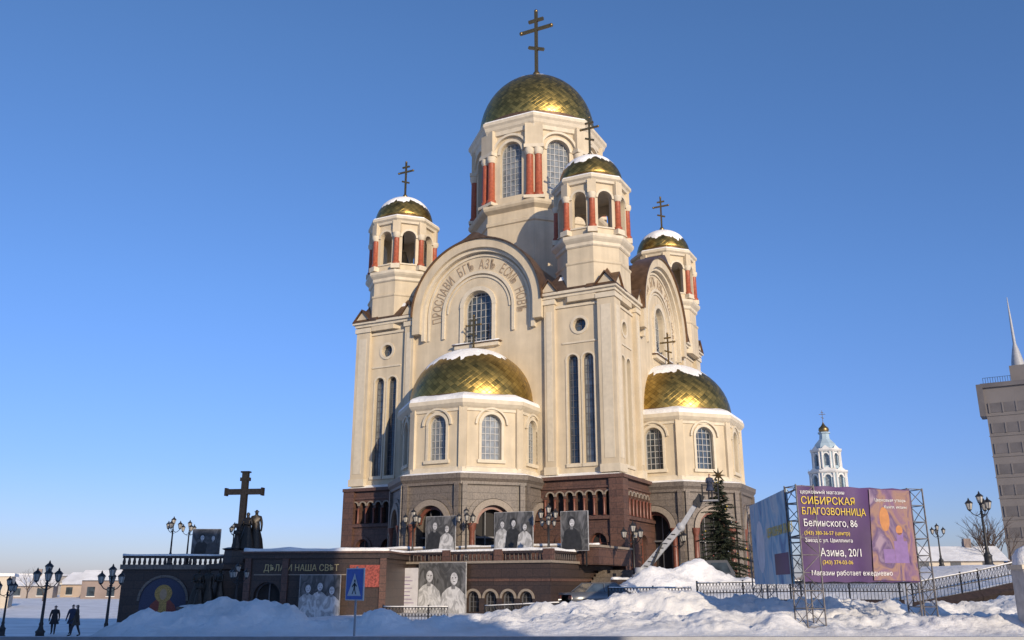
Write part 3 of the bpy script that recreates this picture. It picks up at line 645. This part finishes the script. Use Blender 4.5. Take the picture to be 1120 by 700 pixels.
for xx,zz in((-1.28,3.83),(1.28,3.83)): box(mb,xx-.06,xx+.06,-.2,.2,zz-.26,zz+.26,BRZ,cr)
box(mb,-.3,.3,-.2,.2,5.1,5.2,BRZ,cr)
mb.done(); bz=(BRZ,)*5
for i,(x,y,z,h,r,ps) in enumerate(((1.0,1.2,3.95,2.4,-10,'hold'),(1.35,1.7,3.95,2.6,20,'stand'),(.45,.9,3.9,1.5,0,'hold'),(-.7,-1.6,.45,2.25,15,'hold'),(.05,-1.7,.45,2.3,-5,'stand'),(-.3,-2.1,.45,1.6,0,'hold'),(.5,-1.1,.45,2.3,-30,'hold'))):
    figure('bronze_figure_%d'%i,(x,y,z),r,h,ps,bz,MN,.03,i)
for x,y,h in((-28.0,52,3.2),(-23.9,48,4.0),(-20.6,48,3.8),(-15.6,53,3.4)): lamp(x,y,gz(x,y),h,random.uniform(0,90))
lamp(-22.7,61.5,3.0,3.1,10); lamp(-22.3,63.5,3.0,3.0,40); lamp(-18.9,62.5,3.3,2.5,0)
# ---------------------------------------------------------------- traffic sign
SG=empty('pedestrian_crossing_sign',(-4.7,28,0),-45); g=B('sign',SG); BLUE=mat('sign_blue',(.02,.12,.50),.4)
tube(g,(0,.05,-.3),(0,.05,2.25),.035,.035,GREYP,None,10); box(g,-.45,.45,-.02,.02,1.27,2.2,WHITEP); 
flat(g,I4,[(-.42,1.3),(.42,1.3),(.42,2.17),(-.42,2.17)],-.025,BLUE); flat(g,I4,[(-.34,1.4),(.34,1.4),(0,2.05)],-.03,WHITEP)
flat(g,I4,ell(.02,1.83,.035,.04,10),-.035,BLACKP)
for q in([(-.02,1.78),(.05,1.78),(.04,1.6),(-.03,1.6)],[(.04,1.6),(.0,1.6),(.07,1.45),(.11,1.45)],[(-.03,1.6),(.01,1.6),(-.07,1.45),(-.11,1.45)],[(-.02,1.76),(0,1.72),(-.1,1.64),(-.12,1.67)],[(.04,1.76),(.05,1.7),(.12,1.66),(.13,1.69)]): flat(g,I4,q,-.034,BLACKP)
g.done()
# ---------------------------------------------------------------- billboard
BB=empty('advertising_billboard',(0,0,0)); bt=B('lattice_towers',BB)
def lattice(x,y,w,z0,z1,rot):
    M=T(x,y,0)@RZ(rot); c=[(-w/2,-w/2),(w/2,-w/2),(w/2,w/2),(-w/2,w/2)]
    for p in c: tube(bt,(*p,z0),(*p,z1),.032,.032,STEEL,M,6)
    z=z0; st=.62
    while z<z1-.1:
        z2=min(z1,z+st)
        for i in range(4):
            a=c[i];d=c[(i+1)%4]; tube(bt,(*a,z2),(*d,z2),.018,.018,STEEL,M,5); 
            tube(bt,(*a,z),(*d,z2),.015,.015,STEEL,M,5) if int(z/st)%2 else tube(bt,(*d,z),(*a,z2),.015,.015,STEEL,M,5)
        z=z2
p1=Vector((10.75,34)); p2=Vector((15.45,35.4)); p3=Vector((11.4,42.2))
for p,w in((p1,.75),(p2,.7),(p3,.75)): lattice(p.x,p.y,w,gz(p.x,p.y)-.3,5.3,16)
for a,c in((p1,p2),(p2,p3),(p1,p3)):
    for z in(1.8,3.5,5.2): tube(bt,(a.x,a.y+.1,z),(c.x,c.y+.1,z),.035,.035,STEEL)
bt.done()
PUR=mat('ad_purple',(.060,.022,.105),.5,nscale=.5,namt=.3); VIO=picmat('ad_church_picture',[(.05,.025,.10),(.17,.09,.18),(.28,.16,.12),(.09,.05,.14),(.28,.20,.27)],1.1,2)
ABL=picmat('ad_blue_picture',[(.06,.17,.36),(.18,.38,.55),(.42,.50,.56),(.10,.25,.46)],.9,5); YEL=mat('ad_yellow',(.66,.48,.04),.5); ORG=mat('ad_orange',(.45,.19,.06),.5)
ang=math.degrees(math.atan2(p2.y-p1.y,p2.x-p1.x)); Lw=(p2-p1).length
f=B('main_banner',BB,(p1.x-.25,p1.y-.5,0),ang); Lw+=.1
N=20; vs=[]
for j in range(7):
    for i in range(N+1): vs.append((Lw*i/N,.02*math.sin(i*1.3)*math.sin(j*.9)+.015*math.sin(i*.6+j),1.82+3.43*j/6+ (.02*math.sin(i*1.57) if j in(0,6) else 0)))
f.add(vs,[(j*(N+1)+i,j*(N+1)+i+1,(j+1)*(N+1)+i+1,(j+1)*(N+1)+i) for j in range(6) for i in range(N)],PUR,T(0,.03,0),True)
flat(f,I4,[(2.95,1.88),(Lw-.05,1.86),(Lw-.05,5.19),(3.15,5.2)],-.012,VIO)
for pts,m_ in(([(4.0,2.5),(4.6,2.5),(4.6,3.3),(4.0,3.3)],BANP),([(4.15,3.3),(4.45,3.3),(4.45,3.6),(4.15,3.6)],BANP),(ell(4.3,3.7,.15,.18),ORG),([(3.5,2.5),(3.99,2.5),(3.99,3.0),(3.5,3.0)],BANP),(ell(3.7,4.1,.22,.45),ORG)): flat(f,I4,pts,-.016,m_)
text(f,T(.12,-.025,4.96),"церковный магазин",.2,WHITEP,.002,'LEFT'); text(f,T(.12,-.025,4.58),"СИБИРСКАЯ",.38,YEL,.003,'LEFT'); text(f,T(.12,-.025,4.2)@Matrix.Diagonal((.85,1,1,1)),"БЛАГОЗВОННИЦА",.36,YEL,.003,'LEFT')
text(f,T(.15,-.025,3.78)@Matrix.Diagonal((.9,1,1,1)),"Белинского, 86",.36,WHITEP,.003,'LEFT'); text(f,T(.15,-.025,3.48),"(343) 380-36-57 (центр)",.19,YEL,.002,'LEFT'); text(f,T(.15,-.025,3.22),"Заезд с ул. Цвиллинга",.19,WHITEP,.002,'LEFT')
text(f,T(.75,-.025,2.72)@Matrix.Diagonal((.88,1,1,1)),"Азина, 20/1",.40,WHITEP,.003,'LEFT'); text(f,T(.8,-.025,2.44),"(343) 374-03-06",.2,YEL,.002,'LEFT'); text(f,T(.3,-.025,2.05),"Магазин работает ежедневно",.24,WHITEP,.002,'LEFT')
text(f,T(Lw-.25,-.025,4.75),"Церковная утварь",.16,WHITEP,.002,'RIGHT'); text(f,T(Lw-.25,-.025,4.5),"Книги, иконы",.16,WHITEP,.002,'RIGHT')
f.done()
v=p3-p1; f=B('side_banner',BB,(p3.x-.45,p3.y,0),math.degrees(math.atan2(-v.y,-v.x))); box(f,.2,v.length-.2,0,.05,1.75,5.2,ABL)
flat(f,I4,ell(2.2,3.3,.9,1.1),-.006,BANW); flat(f,I4,[(5,2.1),(7.6,2.1),(7.6,2.9),(5,2.9)],-.006,PUR); text(f,T(6.3,-.02,3.6),"ЦЕРКОВНАЯ ЛАВКА",.5,YEL,.003); f.done()
# ---------------------------------------------------------------- iron fence
def fence(pts,h=.95):
    b=B('iron_fence')
    for a,c in zip(pts,pts[1:]):
        a=Vector(a);c=Vector(c);L=(c-a).length; n=int(L/.16)
        for zz in(.08,h*.5,h): tube(b,a+Vector((0,0,zz)),c+Vector((0,0,zz)),.025,.025,IRON,None,5)
        for i in range(n+1):
            p=a.lerp(c,i/n); r=.045 if i%14==0 else .013
            tube(b,p,p+Vector((0,0,h+(.12 if i%14==0 else 0))),r,r,IRON,None,4)
            if i<n:
                q=a.lerp(c,(i+1)/n); tube(b,p+Vector((0,0,h*.5)),q+Vector((0,0,h)),.01,.01,IRON,None,4); tube(b,q+Vector((0,0,h*.5)),p+Vector((0,0,h)),.01,.01,IRON,None,4)
        tube(b,a+Vector((0,0,-.2)),c+Vector((0,0,-.2)),.3,.3,DARKST,None,4)
        snowstrip(b,a+Vector((0,0,h+.02)),c+Vector((0,0,h+.02)),.07,.05,None,1)
    b.done()
fence([(5.0,48.5,.62),(9.2,48,.62)]); fence([(9.4,47.5,.85),(14.2,46,.95),(18.6,44.5,.95)]); fence([(18.9,44.2,.85),(22,44.0,1.4),(26,44,2.25),(30,44.2,2.8)]); fence([(-6.5,47.5,-.2),(-3.2,47,-.2)],.85)
fence([(-1.5,52,-.2),(2.5,50,.0)],.8)
b=B('stone_gate_pillar'); M=T(18.45,33.2,0.35); box(b,-.42,.42,-.42,.42,-.8,1.9,mat('rendered_pillar',(.5,.48,.46),.8,nscale=3,namt=.2,bump=.3),M); box(b,-.5,.5,-.5,.5,1.9,2.05,TRIM,M); lathe(b,[(.5,2.05),(.48,2.35),(.3,2.6),(.05,2.72)],SNOW,M,14); b.done()
# ---------------------------------------------------------------- christmas tree
NEED=[mat('fir_needles_%d'%i,c,.7,nscale=8,namt=.3) for i,c in enumerate(((.022,.032,.02),(.032,.046,.026),(.05,.06,.034)))]
BARK=mat('bark',(.07,.05,.04),.9)
def fir(x,y,h,rad):
    z=gz(x,y)-.2
    b=B('decorated_fir_tree',None,(x,y,z)); tube(b,(0,0,0),(0,0,h),.13,.02,BARK,None,8)
    rn=random.Random(3); nb=230
    for w in range(nb):
        t=(w/nb)**1.2; zz=h*(.05+.94*t)+rn.uniform(-.12,.12); a=w*2.39996+rn.uniform(-.5,.5)
        Lb=(rad*(1-t)**.9+.13)*rn.choice((.6,.85,1,1.05,1.25))*rn.uniform(.85,1.1)*(1+.12*math.sin(a*2+1)); dz=-.22*Lb+.12*rn.uniform(-.5,2.5)
        d=Vector((math.cos(a),math.sin(a),0)); s=Vector((-d.y,d.x,0))
        tube(b,(0,0,zz),d*Lb+Vector((0,0,zz+dz)),.018,.006,BARK,None,3)
        n=int(Lb/.075)+3
        for i in range(n):
            u=(i+.6)/n; c=d*Lb*u+Vector((0,0,zz+dz*u+.05*math.sin(u*3)))
            for sg in(-1,1,-.5,.5,0):
                l_=(.34*(1-u*.5))*rn.uniform(.6,1.2); dr=(d*.7+s*sg*.95+Vector((0,0,rn.uniform(-.7,.15)))).normalized()*l_
                wv=Vector((rn.uniform(-1,1),rn.uniform(-1,1),rn.uniform(-.3,.3))).normalized()*.036
                b.add([c-wv,c+wv,c+dr+wv*.4,c+dr-wv*.4],[(0,1,2,3)],NEED[rn.choice((0,0,1,1,2))])
        if rn.random()<.16: 
            c=d*Lb*.9+Vector((0,0,zz+dz*.8+.03)); ball(b,c,.05,rn.choice((YEL,MOS[2],WHITEP)),None,1,6,4)
    vs=[];n=16
    for i in range(n):
        a=2*math.pi*i/n; r=.5 if i%2==0 else .16; vs.append((r*math.cos(a),0,h+.35+r*math.sin(a)))
    b.add([(p[0],-.05,p[2]) for p in vs]+[(0,-.14,h+.35)],[(i,(i+1)%n,n) for i in range(n)],GOLDP); b.add([(p[0],.05,p[2]) for p in vs]+[(0,.14,h+.35)],[(i,(i+1)%n,n) for i in range(n)],GOLDP)
    b.done()
fir(13.7,60,7.2,2.15)
# ---------------------------------------------------------------- aerial lift truck
AL=empty('aerial_work_platform_truck',(9.3,59.5,1.0),-14); a_=B('truck',AL)
def wheel(b,x,y,r=.48): 
    M=T(x,y,r)@RX(90); lathe(b,[(r*.5,-.15),(r*.95,-.15),(r,-.1),(r,.1),(r*.95,.15),(r*.5,.15)],BLACKP,M,20); lathe(b,[(r*.1,-.16),(r*.5,-.13),(r*.5,.13),(r*.1,.16)],GREYP,M,16)
MT=T(1.4,0,0)@Matrix.Diagonal((-1,1,1,1))
for x in(3.7,.2,-.8):
    for y in(-1,1): wheel(a_,x,y)
box(a_,-1.6,4.8,-.5,.5,.6,.85,IRON); box(a_,-1.7,2.9,-1.15,1.15,.9,1.1,GREYP)
vs=[(-3.5,.55),(-1.75,.55),(-1.75,2.2),(-3.0,2.2),(-3.4,1.5)]
a_.add([(x,-1.12,z) for x,z in vs]+[(x,1.12,z) for x,z in vs],[tuple(range(5)),tuple(range(9,4,-1))]+[(i,(i+1)%5,5+(i+1)%5,5+i) for i in range(5)],SILV,MT)
for y in(-1.125,1.125): a_.add([(-3.2,y,1.45),(-2.0,y,1.45),(-2.0,y,2.05),(-2.95,y,2.05)],[(0,1,2,3)],GLASS,MT)
a_.add([(-3.41,-1,1.53),(-3.41,1,1.53),(-3.06,1,2.12),(-3.06,-1,2.12)],[(0,1,2,3)],GLASS,MT)
lathe(a_,[(.55,1.1),(.55,1.35),(.35,1.4),(.35,1.8)],GREYP,T(-1.1,0,0),16)
def beam(p0,p1,w0,w1,m):
    p0=Vector(p0);p1=Vector(p1); q=(p1-p0).to_track_quat('Z','Y'); vs=[]
    for p,w in((p0,w0),(p1,w1)):
        for sx,sy in((-1,-1),(1,-1),(1,1),(-1,1)): vs.append(p+q@Vector((sx*w/2,sy*w/2,0)))
    a_.add(vs,[(3,2,1,0),(4,5,6,7),(0,1,5,4),(1,2,6,5),(2,3,7,6),(3,0,4,7)],m)
beam((-1.3,0,1.2),(1.6,0,4.3),.46,.38,GREYP); beam((-.5,-.32,1.5),(.4,-.26,3.3),.12,.12,IRON)
for i in range(9):
    t=.12+i*.09; c=Vector((-1.3+2.9*t,-.235,1.2+3.1*t)); beam(c-Vector((.12,0,-.05)),c+Vector((.12,0,.02)),.05,.05,IRON)
beam((1.5,0,4.1),(2.7,0,5.8),.32,.28,GREYP); beam((2.65,0,5.6),(3.05,0,6.3),.5,.42,IRON); ball(a_,(1.6,0,4.3),.3,GREYP); ball(a_,(2.7,0,5.8),.26,IRON)
bx,bzz=3.6,5.9
box(a_,bx-.5,bx+.5,-.4,.4,bzz,bzz+.06,GREYP)
for sx in(-.5,.5):
    for sy in(-.4,.4): tube(a_,(bx+sx,sy,bzz),(bx+sx,sy,bzz+1.05),.03,.03,IRON)
for z in(.5,1.05):
    for s_ in((-.5,-.4,.5,-.4),(.5,-.4,.5,.4),(.5,.4,-.5,.4),(-.5,.4,-.5,-.4)): tube(a_,(bx+s_[0],s_[1],bzz+z),(bx+s_[2],s_[3],bzz+z),.025,.025,IRON)
a_.done()
figure('worker',(bx,0,bzz+.06),20,1.7,'hold',(CO[1],JE,SKIN,ORG,BO),AL,seed=4)
# ---------------------------------------------------------------- parked car
def car(x,y,z,rot,paint):
    C=empty('parked_car',(x,y,z),rot); b=B('car_body',C)
    sec=[(-2.1,.45,.85,.75),(-2.05,.35,.95,.82),(-1.2,.3,1.0,.86),(-.6,.3,1.02,.88),(.8,.3,1.02,.88),(1.6,.3,.98,.87),(2.05,.35,.88,.8),(2.12,.45,.7,.7)]
    vs=[];fs=[]
    for X,z0,z1,w in sec: vs+=[(X,-w,z0),(X,-w*1.0,(z0+z1)/2),(X,-w*.94,z1),(X,w*.94,z1),(X,w,(z0+z1)/2),(X,w,z0)]
    n=6
    for i in range(len(sec)-1):
        for k in range(n): fs.append((i*n+k,i*n+(k+1)%n,(i+1)*n+(k+1)%n,(i+1)*n+k))
    fs+=[tuple(range(n)),tuple(reversed(range((len(sec)-1)*n,len(sec)*n)))]; b.add(vs,fs,paint,None,True)
    top=[(-1.25,1.0,.78),(-.65,1.45,.64),(.75,1.47,.64),(1.5,1.0,.78)]
    def q(i,s,d=0): X,Z,w=top[i]; return (X,s*(w+d),Z)
    b.add([q(i,s) for i in range(4) for s in(-1,1)],[(0,1,3,2),(4,5,7,6),(0,2,4,6),(1,7,5,3)],GLASS); b.add([q(1,-1,.01),q(1,1,.01),q(2,1,.01),q(2,-1,.01)],[(0,1,2,3)],paint)
    for i in range(3):
        for s in(-1,1): tube(b,q(i,s),q(i+1,s),.035,.035,paint)
    for s in(-1,1): tube(b,(0,s*.8,1.0),(0,s*.66,1.46),.04,.04,paint)
    b.add([(-.6,-.6,1.475),(.7,-.6,1.49),(.7,.6,1.49),(-.6,.6,1.475)],[(0,1,2,3)],SNOW)
    for X in(-1.3,1.35):
        for s in(-.8,.8): wheel(b,X,s,.33)
    for s in(-.6,.6): box(b,2.05,2.13,s-.15,s+.15,.6,.75,LAMPG); box(b,-2.12,-2.05,s-.15,s+.15,.65,.8,MOS[2])
    b.done()
car(4.8,52.3,gz(4.8,52.3)-.05,25,SILV)
# ---------------------------------------------------------------- bare trees
def twig(b,p,d,L,r,lev,rn):
    q=p+d*L; tube(b,p,q,r,r*.65,BARK,None,4 if lev<2 else 3)
    if lev>=6: return
    for i in range(3 if lev<3 else 2):
        nd=(d+Vector((rn.uniform(-1,1),rn.uniform(-1,1),rn.uniform(-.3,.7)))*.62).normalized(); twig(b,q if i else p.lerp(q,.75),nd,L*rn.uniform(.62,.82),r*.6,lev+1,rn)
bt0=B('bare_tree'); twig(bt0,Vector((0,0,-.3)),Vector((0,0,1)),2.6,.2,0,random.Random(5)); TR=bt0.done(); TR.location=(66.5,130,0)
TR.scale=(1.2,1.2,1.35)
rn=random.Random(9)
def addtree(x,y,s):
    o=D.objects.new('bare_tree',TR.data); S.collection.objects.link(o); o.location=(x,y,gz(x,y)); o.scale=(s,s,s*rn.uniform(.9,1.15)); o.rotation_euler[2]=rn.uniform(0,6)
for x,y,s in((70,136,1.35),(68,128,1.1),(64.5,126,1.15),(62,150,.9),(66,170,1.1),(-75,150,.5),(-88,170,.6),(-60,160,.45),(-95,160,.7),(60,190,.9)): addtree(x,y,s)
HAZE=mat('distant_woods',(.22,.20,.20),.95,nscale=.05,namt=.3)
b=B('distant_trees')
for lay,(yy,hh) in enumerate(((420,5),(560,8),(800,15))):
    n=900; w=yy*1.6
    vs=[];fs=[]
    for i in range(n+1):
        x=-w/2+w*i/n; h=hh*(.55+.5*noise.noise(Vector((x*.012,lay,0)))+.35*noise.noise(Vector((x*.11,lay,5)))+.25*noise.noise(Vector((x*.5,lay,2)))); d=6*noise.noise(Vector((x*.1,1,lay)))
        vs+=[(x,yy+d,-3),(x+rn.uniform(-.5,.5),yy+d,max(.5,h)),(x,yy+d+12,-3)]
    for i in range(n): fs+=[(3*i,3*i+3,3*i+4,3*i+1),(3*i+1,3*i+4,3*i+5,3*i+2)]
    b.add(vs,fs,HAZE)
b.done()
HC=[mat('house_wall_%d'%i,c,.85,nscale=.5,namt=.12) for i,c in enumerate(((.42,.34,.28),(.3,.26,.24),(.52,.46,.38),(.24,.19,.17)))]
def house(x,y,w,d,h,rot,m,flatroof=False,fl=2,name='house'):
    E=empty(name,(x,y,gz(x,y)-.5),rot); b=B('house_body',E); k=max(2,int(w/3.2))
    hs=[]
    for f in range(fl):
        for i in range(k):
            cx=-w/2+w*(i+.5)/k; z=.9+f*h/fl; hs.append(dict(cx=cx,z0=z,z1=z+min(1.6,h/fl*.5)))
    for kk in range(4):
        ww,dd=(w,d) if kk%2==0 else (d,w)
        MM=RZ(90*kk)@T(0,-dd/2,0); b.add([(-ww/2,0,0),(ww/2,0,0),(ww/2,0,h),(-ww/2,0,h)],[(0,1,2,3)],m,MM)
        if kk%2==0:
            for q in hs: box(b,q['cx']-.65,q['cx']+.65,-.05,.05,q['z0'],q['z1'],GLASS,MM); box(b,q['cx']-.75,q['cx']+.75,-.12,.05,q['z0']-.12,q['z0'],WHITEP,MM)
    if flatroof: box(b,-w/2-.3,w/2+.3,-d/2-.3,d/2+.3,h,h+.35,SNOW)
    else:
        o=.6; rh=d*.26
        b.add([(-w/2-o,-d/2-o,h),(w/2+o,-d/2-o,h),(w/2+o,d/2+o,h),(-w/2-o,d/2+o,h),(-w/2-o,0,h+rh),(w/2+o,0,h+rh)],[(0,1,5,4),(2,3,4,5)],SNOW)
        b.add([(-w/2,-d/2,h),(-w/2,d/2,h),(-w/2,0,h+rh*.93),(w/2,-d/2,h),(w/2,d/2,h),(w/2,0,h+rh*.93)],[(0,1,2),(3,4,5)],m)
        box(b,w*.2,w*.2+.9,-.5,.4,h+rh*.6,h+rh+1.0,HC[3])
    b.done()
for a in((-70.5,115,16,9,4.2,25,HC[2],True,1),(-92,175,12,8,2.6,20,HC[1],False,1),(-80,185,14,9,2.8,-5,HC[0],False,1),(-72,170,10,7,3.6,10,HC[3],False,1),(-112,205,24,12,4.5,0,HC[2],True,1),(-58,230,16,9,3.5,0,HC[3],False,1),(60,128,12,8,4.0,-10,HC[2]),(78,165,16,10,5,15,HC[0])): house(*a)
# added apartment block, unseen behind the viewpoint, to shade the left foreground
house(-7,-27,64,14,29.5,0,HC[0],True,10,'added_shadow_block')
# ---------------------------------------------------------------- bell tower far away
BW=empty('ornate_bell_tower',(140,400,0),-20); b=B('tower_body',BW); TQ=mat('tower_turquoise',(.33,.43,.49),.6,nscale=.5,namt=.1); TW=mat('tower_white',(.62,.61,.58),.7,nscale=.5,namt=.1)
z=0
for ap,h in((9.0,24),(8.3,15.5),(7.3,10.5),(5.6,9.5)):
    hw=ap*math.tan(R(22.5))
    for f_ in range(8):
        M=RZ(45*f_)@T(0,-ap,0); panel(b,M,[(-hw,z),(hw,z),(hw,z+h),(-hw,z+h)],[A(0,z+2.2,z+h-2,hw*.8,GLASSL if h<12 else GLASS)],TQ,1.0)
        MV=RZ(45*f_+22.5)@T(0,-ap/C8,0)
        for q in(-.7,.7): lathe(b,[(.5,z+.8),(.42,z+h-1.6),(.6,z+h-1.2)],TW,MV@T(q,0,0),8)
        ring(b,M,0,z+h-2-hw*.4,hw*.42,hw*.65,0,180,-.4,0,TW,12)
        b.add([(-hw*.8,-.9,z+h),(hw*.8,-.9,z+h),(0,-.6,z+h+1.6)],[(0,1,2)],TW,M)
    octo(b,[(ap,z+h-1.3),(ap+.6,z+h-1),(ap+1.1,z+h-.4),(ap+1.1,z+h),(ap-.8,z+h+.5)],TW); octo(b,[(ap+.1,z),(ap+.5,z+.1),(ap+.5,z+.8),(ap,z+.9)],TW)
    z+=h
octo(b,[(5.0,z),(5.0,z+1.0),(4.2,z+2.6),(2.8,z+4.2),(2.2,z+5.0),(2.0,z+7.2),(2.6,z+7.5),(2.6,z+8)],TQ)
lathe(b,[(1.8,z+8),(2.3,z+9),(2.1,z+10),(1.0,z+11),(.3,z+12.2)],GOLDP,None,16); cross(b,0,0,z+11.8,6,GOLDP); b.done()
# ---------------------------------------------------------------- office tower right
OB=empty('office_building',(75.0,140,0),-32); b=B('office_walls',OB); OC=mat('office_panel',(.17,.155,.15),.6,nscale=.3,namt=.1); OD=mat('office_panel_dark',(.125,.115,.115),.5,nscale=.4,namt=.2)
H=31.8; box(b,0,30,0,22,-2,H,OC)
for i in range(9):
    z=2.2+i*3.2; box(b,.3,29.7,-.06,.02,z,z+1.5,OD)
    for j in range(16): box(b,.4+j*1.9,.6+j*1.9,-.14,-.05,z-.05,z+1.55,OC)
    box(b,-.1,30.1,-.12,.0,z-.55,z-.4,OC)
box(b,-.3,30.3,-.4,22.4,H,H+.7,OD); box(b,-.9,-.003,-.5,3,H-4.5,H+.6,OD)
box(b,4,26,3,16,H+.7,H+3.8,OC)
for i in range(12): tube(b,(.2+i*.35,-.1,H+.7),(.2+i*.35,-.1,H+1.6),.03,.03,IRON)
tube(b,(.2,-.1,H+1.6),(4.2,-.1,H+1.6),.03,.03,IRON)
lathe(b,[(1.0,H+3.8),(.9,H+5),(.5,H+7),(.25,H+8),(.18,H+12),(.05,H+16)],GREYP,T(5.2,6,0),10); b.done()
lamp(29.8,58,gz(29.8,58),7.4-gz(29.8,58),20); lamp(27.3,59,gz(27.3,59),5.5-gz(27.3,59),50)
# ---------------------------------------------------------------- light, sky, camera
az=Vector((.42,-.907)).normalized(); EL=15
sd=Vector((az.x*math.cos(R(EL)),az.y*math.cos(R(EL)),math.sin(R(EL))))
sl=D.lights.new('sun','SUN'); sl.energy=4.3; sl.angle=R(.5); sl.color=(1,.83,.61); so=D.objects.new('sun',sl); S.collection.objects.link(so); so.rotation_euler=sd.to_track_quat('Z','Y').to_euler(); so.location=(30,-40,60)
w=D.worlds.new('World'); S.world=w; w.use_nodes=True; n=w.node_tree.nodes; lk=w.node_tree.links; sk=n.new('ShaderNodeTexSky'); sk.sky_type='NISHITA'; sk.sun_disc=False; sk.sun_elevation=R(EL); sk.sun_rotation=math.atan2(az.x,az.y); sk.air_density=1.0; sk.dust_density=.6; sk.ozone_density=2.2; sk.altitude=250
tc=n.new('ShaderNodeTexCoord'); sx=n.new('ShaderNodeSeparateXYZ'); lk.new(tc.outputs['Generated'],sx.inputs[0])
cr_=n.new('ShaderNodeValToRGB'); e=cr_.color_ramp.elements; e[0].position=0; e[0].color=(.70,.655,.80,1); e[1].position=.55; e[1].color=(.80,.98,1.0,1)
q=e.new(.12); q.color=(.64,.71,.90,1); q=e.new(.3); q.color=(.72,.87,.98,1)
lk.new(sx.outputs[2],cr_.inputs[0])
vm=n.new('ShaderNodeVectorMath'); vm.operation='MULTIPLY'; lk.new(sk.outputs[0],vm.inputs[0]); lk.new(cr_.outputs[0],vm.inputs[1])
v2=n.new('ShaderNodeVectorMath'); v2.operation='MULTIPLY'; v2.inputs[1].default_value=(.96,1.05,1.40); lk.new(vm.outputs[0],v2.inputs[0])
lk.new(v2.outputs[0],n['Background'].inputs[0]); n['Background'].inputs[1].default_value=.125
S.view_settings.view_transform='Standard'; S.view_settings.look='None'; S.view_settings.exposure=0
cam=D.cameras.new('camera'); cam.lens=31.5; cam.sensor_width=36; cam.clip_end=9000; cam.clip_start=.1
co=D.objects.new('camera',cam); S.collection.objects.link(co); co.location=(0,0,1.7); co.rotation_euler=(R(106.5),0,0); S.camera=co
